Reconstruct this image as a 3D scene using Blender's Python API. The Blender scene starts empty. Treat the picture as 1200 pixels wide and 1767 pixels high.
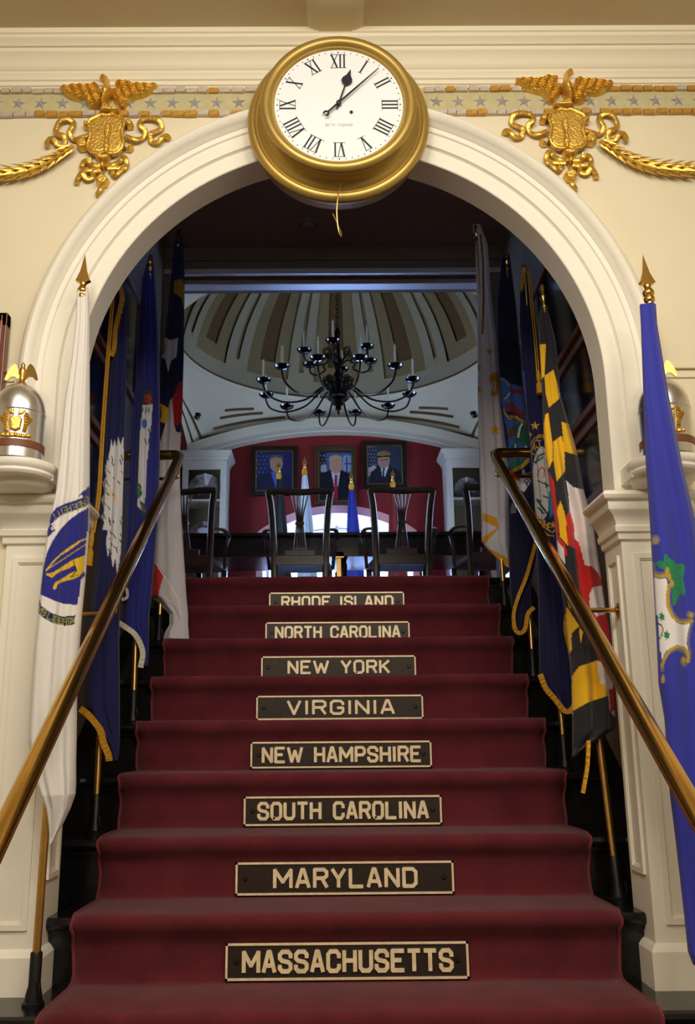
import bpy, math, random
import numpy as np
from math import sin, cos, pi, radians, sqrt, atan2
from mathutils import Matrix, Vector

random.seed(7)
rng = np.random.default_rng(7)
SC = bpy.context.scene
COL = SC.collection

# ---------------------------------------------------------------- camera
FPX = 1600.0            # focal length in pixels of the 1200 x 1767 frame
PPX, PPY = 572.0, 883.5
CPOS = np.array([-0.052, 0.0, 0.68])
_p, _q, _r = radians(14), radians(0.33), radians(0.48)
FW = np.array([sin(_q)*cos(_p), cos(_q)*cos(_p), sin(_p)])
_rt = np.array([cos(_q), -sin(_q), 0.0]); _up = np.cross(_rt, FW)
RT = cos(_r)*_rt - sin(_r)*_up
UP = sin(_r)*_rt + cos(_r)*_up
cam = bpy.data.cameras.new('camera'); camo = bpy.data.objects.new('camera', cam); COL.objects.link(camo)
camo.matrix_world = Matrix([[RT[0], UP[0], -FW[0], CPOS[0]], [RT[1], UP[1], -FW[1], CPOS[1]], [RT[2], UP[2], -FW[2], CPOS[2]], [0, 0, 0, 1]])
cam.sensor_fit = 'VERTICAL'; cam.sensor_height = 36.0; cam.lens = FPX/1767*36.0
cam.shift_x = (600-PPX)/1767.0; cam.shift_y = 0.0
cam.clip_start = 0.05; cam.clip_end = 100
SC.camera = camo

# ---------------------------------------------------------------- world, daylight, hall lamps, exposure
W = bpy.data.worlds.new('sky'); SC.world = W; W.use_nodes = True
bg = W.node_tree.nodes['Background']; bg.inputs['Color'].default_value = (0.62, 0.78, 1.0, 1); bg.inputs['Strength'].default_value = 1.3

def area(name, loc, target, sx, sy, power, color):
    l = bpy.data.lights.new(name, 'AREA'); l.shape = 'RECTANGLE'; l.size = sx; l.size_y = sy; l.energy = power; l.color = color
    o = bpy.data.objects.new(name, l); COL.objects.link(o); o.location = loc
    o.rotation_euler = (Vector(target)-Vector(loc)).to_track_quat('-Z', 'Y').to_euler()
    return o
area('window_daylight', (0.065, 11.4, 2.5), (0.065, 5.2, 3.3), 2.0, 1.6, 560, (0.28, 0.48, 1.0))
area('added_side_daylight', (-2.3, 7.9, 2.9), (0.0, 7.9, 3.2), 1.3, 1.2, 85, (0.50, 0.70, 1.0))  # added daylight through an unseen left window, brightens dome and vault
area('added_side_daylight', (2.43, 7.9, 2.9), (0.1, 7.9, 3.2), 1.3, 1.2, 85, (0.50, 0.70, 1.0))  # same added daylight from the unseen right side
area('unseen_hall_light', (-0.55, 0.75, 3.02), (-0.3, 1.9, 1.2), 0.9, 0.5, 28, (1.0, 0.92, 0.80))
area('unseen_hall_light', (0.75, 0.75, 3.02), (0.4, 1.9, 1.2), 0.9, 0.5, 28, (1.0, 0.92, 0.80))
area('unseen_hall_light', (-0.9, -1.2, 3.04), (-0.5, 0.6, 0.8), 0.9, 0.6, 46, (1.0, 0.92, 0.80))  # added behind the camera to brighten the rear hall and metal reflections
area('unseen_hall_light', (0.9, -1.2, 3.04), (0.5, 0.6, 0.8), 0.9, 0.6, 46, (1.0, 0.92, 0.80))  # second light added behind the camera, unseen
SC.view_settings.view_transform = 'Standard'; SC.view_settings.look = 'None'
SC.view_settings.exposure = 0.0; SC.view_settings.gamma = 1.0; SC.view_settings.use_curve_mapping = False

# ---------------------------------------------------------------- helpers
def ray(x, y): return FW + (x-PPX)/FPX*RT - (y-PPY)/FPX*UP
def atY(x, y, Y):
    r = ray(x, y); return CPOS + r*((Y-CPOS[1])/r[1])
def atZ(x, y, Z):
    r = ray(x, y); return CPOS + r*((Z-CPOS[2])/r[2])
def lin(c):
    return tuple(((v/255.0)/12.92 if v/255.0 <= 0.04045 else ((v/255.0+0.055)/1.055)**2.4) for v in c)

MATS = {}
def mat(name, rgb, rough=0.6, metal=0.0, noise=0.0, nscale=20.0, bump=0.0, bscale=60.0, spec=0.5, attr=False, stretch=None, sheen=0.0, emit=0):
    m = bpy.data.materials.new(name); m.use_nodes = True; nt = m.node_tree; b = nt.nodes['Principled BSDF']
    L = nt.links
    c = lin(rgb)
    b.inputs['Roughness'].default_value = rough; b.inputs['Metallic'].default_value = metal
    b.inputs['Specular IOR Level'].default_value = spec
    if sheen: b.inputs['Sheen Weight'].default_value = sheen
    tc = nt.nodes.new('ShaderNodeTexCoord'); src = tc.outputs['Object']
    if stretch:
        mp = nt.nodes.new('ShaderNodeMapping'); mp.inputs['Scale'].default_value = stretch; L.new(src, mp.inputs['Vector']); src = mp.outputs['Vector']
    if attr:
        a = nt.nodes.new('ShaderNodeAttribute'); a.attribute_name = 'print'; colsock = a.outputs['Color']
    else:
        rg = nt.nodes.new('ShaderNodeRGB'); rg.outputs[0].default_value = (*c, 1); colsock = rg.outputs[0]
    if noise > 0:
        n = nt.nodes.new('ShaderNodeTexNoise'); n.inputs['Scale'].default_value = nscale; n.inputs['Detail'].default_value = 4; L.new(src, n.inputs['Vector'])
        mr = nt.nodes.new('ShaderNodeMapRange'); mr.inputs['From Min'].default_value = 0.3; mr.inputs['From Max'].default_value = 0.7
        mr.inputs['To Min'].default_value = 1-noise; mr.inputs['To Max'].default_value = 1+noise; L.new(n.outputs['Fac'], mr.inputs['Value'])
        mx = nt.nodes.new('ShaderNodeVectorMath'); mx.operation = 'SCALE'; L.new(colsock, mx.inputs[0]); L.new(mr.outputs['Result'], mx.inputs['Scale'])
        colsock = mx.outputs['Vector']
    L.new(colsock, b.inputs['Base Color'])
    if bump > 0:
        n2 = nt.nodes.new('ShaderNodeTexNoise'); n2.inputs['Scale'].default_value = bscale; n2.inputs['Detail'].default_value = 3; L.new(src, n2.inputs['Vector'])
        bp = nt.nodes.new('ShaderNodeBump'); bp.inputs['Strength'].default_value = bump; bp.inputs['Distance'].default_value = 0.01
        L.new(n2.outputs['Fac'], bp.inputs['Height']); L.new(bp.outputs['Normal'], b.inputs['Normal'])
    if emit:
        L.new(colsock, b.inputs['Emission Color']); b.inputs['Emission Strength'].default_value = emit
    MATS[name] = m
    return m

mat('cream', (227, 216, 186), 0.7, noise=0.03, nscale=3, bump=0.03, bscale=40)
mat('white_paint', (240, 234, 218), 0.45, noise=0.02, nscale=6)
mat('ceiling_tan', (214, 198, 164), 0.8, noise=0.03, nscale=4)
mat('ceiling_cream', (233, 224, 198), 0.6)
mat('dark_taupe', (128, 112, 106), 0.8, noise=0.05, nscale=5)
mat('well_wall_shaded', (120, 110, 100), 0.8, noise=0.04, nscale=4)  # cream walls in shade: the darkness is put into the paint
mat('shaded_ceiling', (150, 128, 122), 0.85)  # shade on the unlit stairwell ceiling is put into this colour
mat('black_paint', (16, 16, 18), 0.22, noise=0.3, nscale=30, bump=0.06, bscale=50)
mat('carpet', (100, 36, 44), 0.95, noise=0.16, nscale=9, bump=0.5, bscale=420, spec=0.1, sheen=0.12)
mat('carpet_edge', (122, 44, 46), 0.95)
mat('brass', (220, 174, 92), 0.2, 1.0, noise=0.05, nscale=10)
mat('brass_dull', (210, 168, 96), 0.32, 1.0, noise=0.1, nscale=30)
mat('gold', (222, 180, 84), 0.36, 0.8, noise=0.18, nscale=60, bump=0.25, bscale=120)
mat('clock_gold', (186, 156, 84), 0.42, 0.7, noise=0.05, nscale=8)
mat('dial_white', (240, 242, 244), 0.35, noise=0.01, nscale=5)
mat('clock_black', (26, 30, 40), 0.4)
mat('faint_print', (170, 168, 168), 0.5)
mat('silver', (226, 224, 224), 0.3, 1.0, noise=0.04, nscale=8)
mat('leather', (118, 68, 36), 0.5, noise=0.1, nscale=30)
mat('plate_dark', (52, 42, 36), 0.45, 0.4, noise=0.1, nscale=40)
mat('plate_brass', (248, 226, 184), 0.42, 0.25, noise=0.12, nscale=50)
mat('screw', (60, 52, 40), 0.4, 0.8)
mat('band_ground', (190, 180, 136), 0.6, noise=0.07, nscale=30, bump=0.1)
mat('block_silver', (200, 186, 172), 0.42, 0.35, noise=0.12, nscale=60, bump=0.2, bscale=80)
mat('block_gold', (196, 148, 66), 0.42, 0.5, noise=0.15, nscale=60, bump=0.2, bscale=80)
mat('star_silver', (200, 200, 204), 0.35, 0.6, noise=0.1, nscale=60)
mat('frame_wood', (112, 58, 32), 0.3, noise=0.2, nscale=12, stretch=(6, 6, 1))
mat('picture_black', (14, 14, 15), 0.12)
mat('iron', (16, 16, 17), 0.45, 0.3)
mat('mahogany', (52, 34, 28), 0.25, noise=0.2, nscale=14, stretch=(1, 6, 6))
mat('chair_wood', (92, 72, 60), 0.32, noise=0.2, nscale=14, stretch=(6, 6, 1))
mat('red_wall', (132, 24, 26), 0.7, noise=0.04, nscale=4)
mat('cabinet_paint', (206, 202, 190), 0.5, noise=0.02)
mat('cabinet_inside', (150, 140, 112), 0.7)
mat('dish_silver', (190, 196, 204), 0.25, 0.9)
mat('dome_cream', (226, 218, 196), 0.7)
mat('dome_tan', (150, 130, 90), 0.75)
mat('dome_brown', (108, 80, 40), 0.75)
mat('chandelier_black', (30, 24, 24), 0.28, 0.6)
mat('candle', (232, 228, 216), 0.4)
mat('bobeche', (80, 84, 96), 0.12, 1.0)
mat('dark_frame', (30, 22, 18), 0.3, noise=0.1)
mat('bronze_frame', (86, 66, 44), 0.35, 0.3, noise=0.15)
mat('window_trim', (240, 176, 172), 0.5)
mat('window_white', (238, 238, 236), 0.5)
mat('reveal_paint', (186, 170, 166), 0.6)
mat('soffit_gloss', (206, 206, 214), 0.38, spec=0.8)
mat('dome_cream_shaded', (178, 168, 142), 0.75)  # darker copy of the cream: weaker light on the dome put into colour
mat('oak_floor', (100, 70, 44), 0.4, noise=0.15, nscale=8, stretch=(1, 8, 1))
mat('flag_print', (255, 255, 255), 0.75, attr=True, bump=0.12, bscale=500, spec=0.2, sheen=0.2)
mat('photo_print', (255, 255, 255), 0.3, attr=True)
mat('fringe_gold', (226, 164, 34), 0.6, noise=0.15, nscale=120, bump=0.5, bscale=300)
mat('fringe_white', (232, 224, 204), 0.7, noise=0.1, nscale=120, bump=0.5, bscale=300)
mat('cord_gold', (224, 162, 30), 0.6, noise=0.2, nscale=150, bump=0.4, bscale=250)
mat('smoke_plastic', (120, 110, 108), 0.5)
mat('hall_floor', (90, 76, 60), 0.4, noise=0.1, nscale=5)
gl = bpy.data.materials.new('glass'); gl.use_nodes = True; _b = gl.node_tree.nodes['Principled BSDF']
_b.inputs['Transmission Weight'].default_value = 1.0; _b.inputs['Roughness'].default_value = 0.0; _b.inputs['IOR'].default_value = 1.01; MATS['glass'] = gl

ROOTLOC = {}
def root(name, loc=(0, 0, 0), rz=0.0):
    o = bpy.data.objects.new(name, None); COL.objects.link(o); o.location = loc; o.rotation_euler = (0, 0, rz)
    o.empty_display_size = 0.05
    ROOTLOC[o] = np.array(loc, float)
    return o
def top_of(p):
    while p.parent is not None: p = p.parent
    return p
def tag(o, label=None, cat=None, group=None, kind=None):
    if label: o['label'] = label
    if cat: o['category'] = cat
    if group: o['group'] = group
    if kind: o['kind'] = kind
    return o

class MB:
    """collects shapes, then links them as ONE mesh object"""
    def __init__(s): s.v = []; s.f = []
    def add(s, V, F):
        n = len(s.v); s.v.extend([tuple(map(float, p)) for p in V]); s.f.extend([tuple(i+n for i in f) for f in F]); return s
    def box(s, x0, x1, y0, y1, z0, z1):
        V = [(x0, y0, z0), (x1, y0, z0), (x1, y1, z0), (x0, y1, z0), (x0, y0, z1), (x1, y0, z1), (x1, y1, z1), (x0, y1, z1)]
        return s.add(V, [(0, 3, 2, 1), (4, 5, 6, 7), (0, 1, 5, 4), (1, 2, 6, 5), (2, 3, 7, 6), (3, 0, 4, 7)])
    def lathe(s, prof, c=(0, 0, 0), axis='z', n=32, a0=0.0, a1=2*pi):
        full = abs(a1-a0-2*pi) < 1e-6; m = n if full else n+1; V = []; F = []
        for i in range(m):
            a = a0+(a1-a0)*i/n
            for r, h in prof:
                if axis == 'z': V.append((c[0]+r*cos(a), c[1]+r*sin(a), c[2]+h))
                elif axis == 'y': V.append((c[0]+r*cos(a), c[1]+h, c[2]+r*sin(a)))
                else: V.append((c[0]+h, c[1]+r*cos(a), c[2]+r*sin(a)))
        k = len(prof)
        for i in range(n):
            i2 = (i+1) % m
            for j in range(k-1):
                F.append((i*k+j, i2*k+j, i2*k+j+1, i*k+j+1))
        return s.add(V, F)
    def tube(s, path, r, n=10, cap=True, flat=None):
        P = [np.array(p, float) for p in path]; m = len(P)
        rs = r if hasattr(r, '__len__') else [r]*m
        T = []
        for i in range(m):
            t = P[min(i+1, m-1)]-P[max(i-1, 0)]; T.append(t/(np.linalg.norm(t)+1e-12))
        ref = np.array([0, 0, 1.0]) if abs(T[0][2]) < 0.9 else np.array([1.0, 0, 0])
        if flat is not None: ref = np.array(flat[0], float)
        V = []; F = []; N = None
        for i in range(m):
            if N is None or flat is not None: N = ref-(ref@T[i])*T[i]
            else: N = N-(N@T[i])*T[i]
            N = N/(np.linalg.norm(N)+1e-12); B = np.cross(T[i], N)
            for j in range(n):
                a = 2*pi*j/n
                k1, k2 = (1, 1) if flat is None else (flat[1], flat[2])
                V.append(P[i]+rs[i]*(k1*cos(a)*N+k2*sin(a)*B))
        for i in range(m-1):
            for j in range(n):
                j2 = (j+1) % n; F.append((i*n+j, i*n+j2, (i+1)*n+j2, (i+1)*n+j))
        if cap: F.append(tuple(range(n-1, -1, -1))); F.append(tuple((m-1)*n+j for j in range(n)))
        return s.add(V, F)
    def prism(s, poly, fn, d0, d1):
        """poly in 2-D, fn(u, v, d) -> point"""
        n = len(poly); V = [fn(u, v, d0) for u, v in poly]+[fn(u, v, d1) for u, v in poly]
        F = [tuple(range(n)), tuple(range(2*n-1, n-1, -1))]+[(i, i+n, (i+1) % n+n, (i+1) % n) for i in range(n)]
        return s.add(V, F)
    def sweep(s, prof, path, close=False):
        """prof = [(offset, z)]; path = plan polyline [(x, y)]; offset to the left of travel, mitred"""
        n = len(path); V = []; F = []; k = len(prof)
        for i in range(n):
            d = []
            if i > 0: a = np.array(path[i])-np.array(path[i-1]); d.append(a/np.linalg.norm(a))
            if i < n-1: a = np.array(path[i+1])-np.array(path[i]); d.append(a/np.linalg.norm(a))
            N = [np.array([-t[1], t[0]]) for t in d]
            m = N[0] if len(N) == 1 else (N[0]+N[1])/(1+N[0]@N[1])
            for off, z in prof: V.append((path[i][0]+m[0]*off, path[i][1]+m[1]*off, z))
        for i in range(n-1):
            for j in range(k-1): F.append((i*k+j, (i+1)*k+j, (i+1)*k+j+1, i*k+j+1))
        F.append(tuple(range(k))); F.append(tuple((n-1)*k+j for j in range(k-1, -1, -1)))
        return s.add(V, F)
    def build(s, name, material, parent=None, smooth=False, bevel=0, local=False):
        V = np.array(s.v, float)
        if parent is not None and not local: V = V-ROOTLOC[top_of(parent)]
        me = bpy.data.meshes.new(name); me.from_pydata(V.tolist(), [], s.f); me.update()
        me.materials.append(MATS[material])
        if smooth:
            me.polygons.foreach_set('use_smooth', [True]*len(me.polygons))
            try: me.set_sharp_from_angle(angle=radians(40))
            except Exception: pass
        o = bpy.data.objects.new(name, me); COL.objects.link(o)
        if parent is not None: o.parent = parent
        if bevel:
            b = o.modifiers.new('bevel', 'BEVEL'); b.width = bevel; b.segments = 2; b.limit_method = 'ANGLE'
        return o

def struct(name, mb, m, parent=None, label=None, cat=None, **k):
    o = mb.build(name, m, parent, **k)
    if parent is None: o['kind'] = 'structure'; tag(o, label, cat)
    return o
def copy_tree(o, parent=None):
    c = o.copy(); COL.objects.link(c); c.parent = parent
    for ch in list(o.children): copy_tree(ch, c)
    return c
def smooth_path(pts, n=8):
    """Catmull-Rom through points"""
    P = [np.array(p, float) for p in pts]; P = [2*P[0]-P[1]]+P+[2*P[-1]-P[-2]]; out = []
    for i in range(1, len(P)-2):
        for k in range(n):
            t = k/n
            out.append(0.5*((2*P[i])+(P[i+1]-P[i-1])*t+(2*P[i-1]-5*P[i]+4*P[i+1]-P[i+2])*t*t+(3*P[i]-P[i-1]-3*P[i+1]+P[i+2])*t**3))
    out.append(P[-2]); return out
def inpoly(X, Y, poly):
    ins = np.zeros(X.shape, bool); n = len(poly)
    for i in range(n):
        x0, y0 = poly[i]; x1, y1 = poly[(i+1) % n]
        if y0 == y1: continue
        c = ((Y >= min(y0, y1)) & (Y < max(y0, y1))) & (X < (x1-x0)*(Y-y0)/(y1-y0)+x0)
        ins ^= c
    return ins
def segdist(X, Y, pts, closed=False):
    D = np.full(X.shape, 1e9); m = len(pts); CX = np.zeros(X.shape); CY = np.zeros(X.shape)
    for i in range(m if closed else m-1):
        x0, y0 = pts[i]; x1, y1 = pts[(i+1) % m]; dx, dy = x1-x0, y1-y0; q = dx*dx+dy*dy+1e-12
        t = np.clip(((X-x0)*dx+(Y-y0)*dy)/q, 0, 1); px, py = x0+t*dx, y0+t*dy; d = np.hypot(X-px, Y-py)
        k = d < D; D = np.where(k, d, D); CX = np.where(k, px, CX); CY = np.where(k, py, CY)
    return D, CX, CY
def relief(mb, poly, fn, h, r, sp, tex=None):
    """pillowed relief of a 2-D outline; fn(u, v, height) -> 3-D point"""
    P = np.array(poly, float); x0, y0 = P.min(0)-sp; x1, y1 = P.max(0)+sp
    xs = np.arange(x0, x1+sp, sp); ys = np.arange(y0, y1+sp, sp); X, Y = np.meshgrid(xs, ys)
    ins = inpoly(X, Y, poly); D, CX, CY = segdist(X, Y, poly, True)
    t = np.clip(D/r, 0, 1); H = h*np.sqrt(np.clip(1-(1-t)**2, 0, 1))
    if tex is not None: H = H*(1+tex(X, Y))
    H = np.where(ins, H, 0); UX = np.where(ins, X, CX); UY = np.where(ins, Y, CY)
    ny, nx = X.shape; idx = -np.ones(X.shape, int); V = []; F = []
    cell = ins[:-1, :-1] | ins[1:, :-1] | ins[:-1, 1:] | ins[1:, 1:]
    for j, i in zip(*np.nonzero(cell)):
        q = []
        for jj, ii in ((j, i), (j, i+1), (j+1, i+1), (j+1, i)):
            if idx[jj, ii] < 0: idx[jj, ii] = len(V); V.append(fn(UX[jj, ii], UY[jj, ii], H[jj, ii]))
            q.append(idx[jj, ii])
        F.append(tuple(q))
    return mb.add(V, F)

# stroke alphabet on a unit cell (x right, y up)
_O = [(0.22, 0), (0.78, 0), (1, .16), (1, .84), (.78, 1), (.22, 1), (0, .84), (0, .16), (.22, 0)]
FONT = {
 'A': [[(0, 0), (.42, 1), (.58, 1), (1, 0)], [(.16, .3), (.84, .3)]], 'B': [[(0, 0), (0, 1), (.78, 1), (.95, .88), (.95, .64), (.78, .52), (0, .52)], [(.78, .52), (1, .4), (1, .14), (.8, 0), (0, 0)]],
 'C': [[(1, .7), (1, .84), (.78, 1), (.22, 1), (0, .84), (0, .16), (.22, 0), (.78, 0), (1, .16), (1, .3)]],
 'D': [[(0, 0), (0, 1), (.75, 1), (1, .82), (1, .18), (.75, 0), (0, 0)]], 'E': [[(1, 1), (0, 1), (0, 0), (1, 0)], [(0, .52), (.75, .52)]],
 'G': [[(1, .72), (1, .84), (.78, 1), (.22, 1), (0, .84), (0, .16), (.22, 0), (.78, 0), (1, .16), (1, .46), (.55, .46)]],
 'H': [[(0, 0), (0, 1)], [(1, 0), (1, 1)], [(0, .52), (1, .52)]], 'I': [[(.5, 0), (.5, 1)]], 'K': [[(0, 0), (0, 1)], [(1, 1), (.05, .42)], [(.32, .6), (1, 0)]],
 'L': [[(0, 1), (0, 0), (1, 0)]], 'M': [[(0, 0), (0, 1), (.5, .3), (1, 1), (1, 0)]], 'N': [[(0, 0), (0, 1), (1, 0), (1, 1)]], 'O': [_O],
 'P': [[(0, 0), (0, 1), (.78, 1), (1, .86), (1, .6), (.78, .46), (0, .46)]], 'R': [[(0, 0), (0, 1), (.78, 1), (1, .86), (1, .64), (.78, .5), (0, .5)], [(.6, .5), (1, 0)]],
 'S': [[(1, .72), (1, .85), (.78, 1), (.22, 1), (0, .85), (0, .66), (.2, .54), (.8, .46), (1, .34), (1, .15), (.78, 0), (.22, 0), (0, .15), (0, .28)]],
 'T': [[(0, 1), (1, 1)], [(.5, 1), (.5, 0)]], 'U': [[(0, 1), (0, .16), (.22, 0), (.78, 0), (1, .16), (1, 1)]], 'V': [[(0, 1), (.5, 0), (1, 1)]],
 'W': [[(0, 1), (.25, 0), (.5, .8), (.75, 0), (1, 1)]], 'X': [[(0, 0), (1, 1)], [(0, 1), (1, 0)]], 'Y': [[(0, 1), (.5, .45), (1, 1)], [(.5, .45), (.5, 0)]]}
def layout(text, x0, x1, gap=0.45):
    """strokes of a word fitted between x0 and x1 on a unit height, list of polylines"""
    wid = {'I': 0.12, 'M': 1.15, 'W': 1.35, ' ': 0.55}; pos = []; x = 0
    for ch in text:
        w = wid.get(ch, 0.85); pos.append((ch, x, w)); x += w+gap
    tot = x-gap; k = (x1-x0)/tot; out = []
    for ch, px, w in pos:
        for pl in FONT.get(ch, []): out.append([(x0+k*(px+w*u), v) for u, v in pl])
    return out
def strokes(mb, lines, w, fn, d0, d1):
    """polylines as raised bars: fn(u, v, d) -> point"""
    kk = 0
    for pl in lines:
        for (ax, ay), (bx, by) in zip(pl[:-1], pl[1:]):
            kk += 1
            L = math.hypot(bx-ax, by-ay)
            if L < 1e-9: continue
            ux, uy = (bx-ax)/L, (by-ay)/L; nx, ny = -uy*w, ux*w; e = w*0.45
            ax_, ay_, bx_, by_ = ax-ux*e, ay-uy*e, bx+ux*e, by+uy*e
            mb.prism([(ax_+nx, ay_+ny), (ax_-nx, ay_-ny), (bx_-nx, by_-ny), (bx_+nx, by_+ny)], fn, d0, d1+(d1-d0)*.05*(kk % 7))
def paint(X, Y, base, ops):
    C = np.empty(X.shape+(3,)); C[:] = lin(base)
    for op in ops:
        k = op[0]
        if k == 'poly': m = inpoly(X, Y, op[1])
        elif k == 'line': m = segdist(X, Y, op[1])[0] < op[2]
        elif k == 'disc': m = ((X-op[1][0])/op[2])**2+((Y-op[1][1])/op[3])**2 < 1
        C[m] = lin(op[-1])
    return C
def star(cx, cy, r, rot=-pi/2, k=0.42, sx=1.0):
    return [(cx+sx*(r if i % 2 == 0 else r*k)*cos(rot+i*pi/5), cy+(r if i % 2 == 0 else r*k)*sin(rot+i*pi/5)) for i in range(10)]
def text_ops(word, pts, size, col, w=1.0, flip=False, aspect=0.7):
    """letters of a word centred on given pixel points with rotation, as line ops"""
    out = []
    for ch, (cx, cy, ang) in zip(word, pts):
        a = radians(ang)
        for pl in FONT.get(ch, []):
            q = []
            for u, v in pl:
                x, y = (u-0.5)*size*aspect, -(v-0.5)*size
                if flip: x = -x
                q.append((cx+x*cos(a)-y*sin(a), cy+x*sin(a)+y*cos(a)))
            out.append(('line', q, w, col))
    return out

# ================================================================ THE SETTING
STEP_T, STEP_R, Y0, NST = 0.27, 0.19, 2.95, 8
ZTOP = STEP_R*NST                     # upper room floor
ARC_Z, ARC_R = 1.836, 0.871           # arch centre height and inner radius
YW = 2.862                            # plane of the hall wall
XW = 1.0                             # stairwell walls
UX = 0.065                            # axis of the upper room

# --- hall: floor, platform, walls, ceiling
struct('floor', MB().box(-3.2, 3.2, -2.6, 1.6, -1.05, -0.95), 'hall_floor', label='dark floor of the hall below the steps', cat='floor')
m = MB(); m.box(-3.2, -3.1, -2.6, 2.9, -1, 3.6); struct('wall_left', m, 'cream', label='cream side wall of the hall', cat='wall')
m = MB(); m.box(3.1, 3.2, -2.6, 2.9, -1, 3.6); struct('wall_right', m, 'cream', label='cream side wall of the hall', cat='wall')
m = MB(); m.box(-3.2, 3.2, -2.7, -2.6, -1, 3.6); struct('wall_rear', m, 'cream', label='cream rear wall of the hall', cat='wall')
m = MB(); m.box(-3.2, 3.2, -2.6, 3.0, 3.14, 3.34); struct('ceiling', m, 'ceiling_tan', label='tan plaster ceiling of the hall', cat='ceiling')

# wall with the arched opening, one mesh
m = MB(); N = 48; xo = 3.15; zt = 3.24
def wall_slab(y):
    V = [(-xo, y, 0), (-0.89, y, 0), (-0.89, y, ARC_Z)]
    return V
inner = [(-0.885, 0.0)]+[(-0.885*cos(pi*i/N), ARC_Z+0.885*sin(pi*i/N)) for i in range(N+1)]+[(0.885, 0.0)]
outer = [(-xo, 0.0)]+[((-xo if i < N*0.2 else xo if i > N*0.8 else -xo+2*xo*(i-N*0.2)/(N*0.6)), (ARC_Z+(zt-ARC_Z)*min(1, i/(N*0.2)) if i < N*0.2 else ARC_Z+(zt-ARC_Z)*min(1, (N-i)/(N*0.2)) if i > N*0.8 else zt)) for i in range(N+1)]+[(xo, 0.0)]
n = len(inner); V = []; F = []
for y in (YW, YW+0.11):
    V += [(x, y, z) for x, z in inner]+[(x, y, z) for x, z in outer]
for i in range(n-1):
    F.append((i, i+1, n+i+1, n+i)); F.append((2*n+i, 3*n+i, 3*n+i+1, 2*n+i+1)); F.append((i, 2*n+i, 2*n+i+1, i+1))
m.add(V, F); struct('wall_front', m, 'cream', label='cream hall wall with a tall arched opening', cat='wall')

# --- arch moulding (white, swept profile with legs)
prof = [(.871, 2.975), (.871, 2.855), (.874, 2.852), (.924, 2.852), (.928, 2.848), (.930, 2.840), (.976, 2.840), (.980, 2.834), (.996, 2.833), (.999, 2.826), (1.006, 2.822), (1.010, 2.812), (1.018, 2.802), (1.030, 2.796), (1.041, 2.800), (1.048, 2.812), (1.053, 2.816), (1.056, 2.830), (1.056, 2.875)]
pts = [(-1, 1.44), (-1, ARC_Z)]; m = MB(); V = []; F = []; NA = 64; k = len(prof); rows = []
for z in (1.44, 1.64): rows.append([(-r, y, z) for r, y in prof])
for i in range(NA+1):
    a = pi-pi*i/NA; rows.append([(r*cos(a), y, ARC_Z+r*sin(a)) for r, y in prof])
for z in (1.64, 1.44): rows.append([(r, y, z) for r, y in prof])
for r_ in rows: V += r_
for i in range(len(rows)-1):
    for j in range(k-1): F.append((i*k+j, (i+1)*k+j, (i+1)*k+j+1, i*k+j+1))
m.add(V, F); struct('trim_1', m, 'white_paint', label='white stepped moulding around the tall arch', cat='arch', smooth=True)

# --- piers (impost blocks) with panels, caps and base
cap = [(0, 1.29), (.010, 1.295), (.012, 1.314), (.020, 1.318), (.022, 1.334), (.016, 1.340), (.019, 1.352), (.030, 1.372), (.042, 1.382), (.045, 1.386), (.046, 1.410), (.052, 1.412), (.060, 1.418), (.064, 1.428), (.060, 1.438), (.052, 1.443), (0, 1.446)]
base = [(0, 0.0), (.018, 0.0), (.018, .10), (.010, .112), (.004, .118), (0, .12)]
def panel_frame(m, fn, u0, u1, v0, v1, w=0.016, h=0.008):
    for a, b, c_, d in ((u0, u1, v0, v0+w), (u0, u1, v1-w, v1), (u0, u0+w, v0+w, v1-w), (u1-w, u1, v0+w, v1-w)):
        m.prism([(a, c_), (b, c_), (b, d), (a, d)], fn, 0, -h)
for s, nm in ((-1, 'trim_2'), (1, 'trim_3')):
    rt = root(nm, (s*0.96, 2.9, 0)); rt['kind'] = 'structure'
    tag(rt, 'white panelled pier under the arch beside the %s flag' % ('white' if s < 0 else 'bright blue'), 'pier')
    xa, xb = sorted((s*0.877, s*1.056)); MB().box(xa, xb, 2.853, 3.03, 0, 1.44).build('shaft', 'white_paint', rt)
    path = [(s*3.1, 2.872), (s*1.056, 2.872), (s*1.056, 2.853), (s*0.877, 2.853), (s*0.877, 3.03)]
    if s < 0: path = path[::-1]
    MB().sweep(cap, path).build('capital', 'white_paint', rt, smooth=True)
    MB().sweep(base, path).build('base', 'white_paint', rt)
    m = MB(); panel_frame(m, lambda u, v, d: (u, 2.853+d, v), min(s*.912, s*1.03), max(s*.912, s*1.03), .17, 1.25)
    panel_frame(m, lambda u, v, d: (u, 2.853+d, v), min(s*.925, s*1.017), max(s*.925, s*1.017), .185, 1.235, .006, .004); m.build('front_panel', 'white_paint', rt)
    m = MB(); panel_frame(m, lambda u, v, d: (s*.877+s*d, u, v), 2.885, 3.0, .30, 1.25); panel_frame(m, lambda u, v, d: (s*.877+s*d, u, v), 2.9, 2.985, .315, 1.235, .006, .004); m.build('side_panel', 'white_paint', rt)
    xa, xb = sorted((s*1.056, s*3.1)); MB().box(xa, xb, 2.872, 2.9, 0, 1.44).build('dado', 'white_paint', rt)
    m = MB(); panel_frame(m, lambda u, v, d: (u, 2.872+d, v), min(s*1.10, s*1.7), max(s*1.10, s*1.7), .17, 1.25); m.build('dado_panel', 'white_paint', rt)

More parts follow.
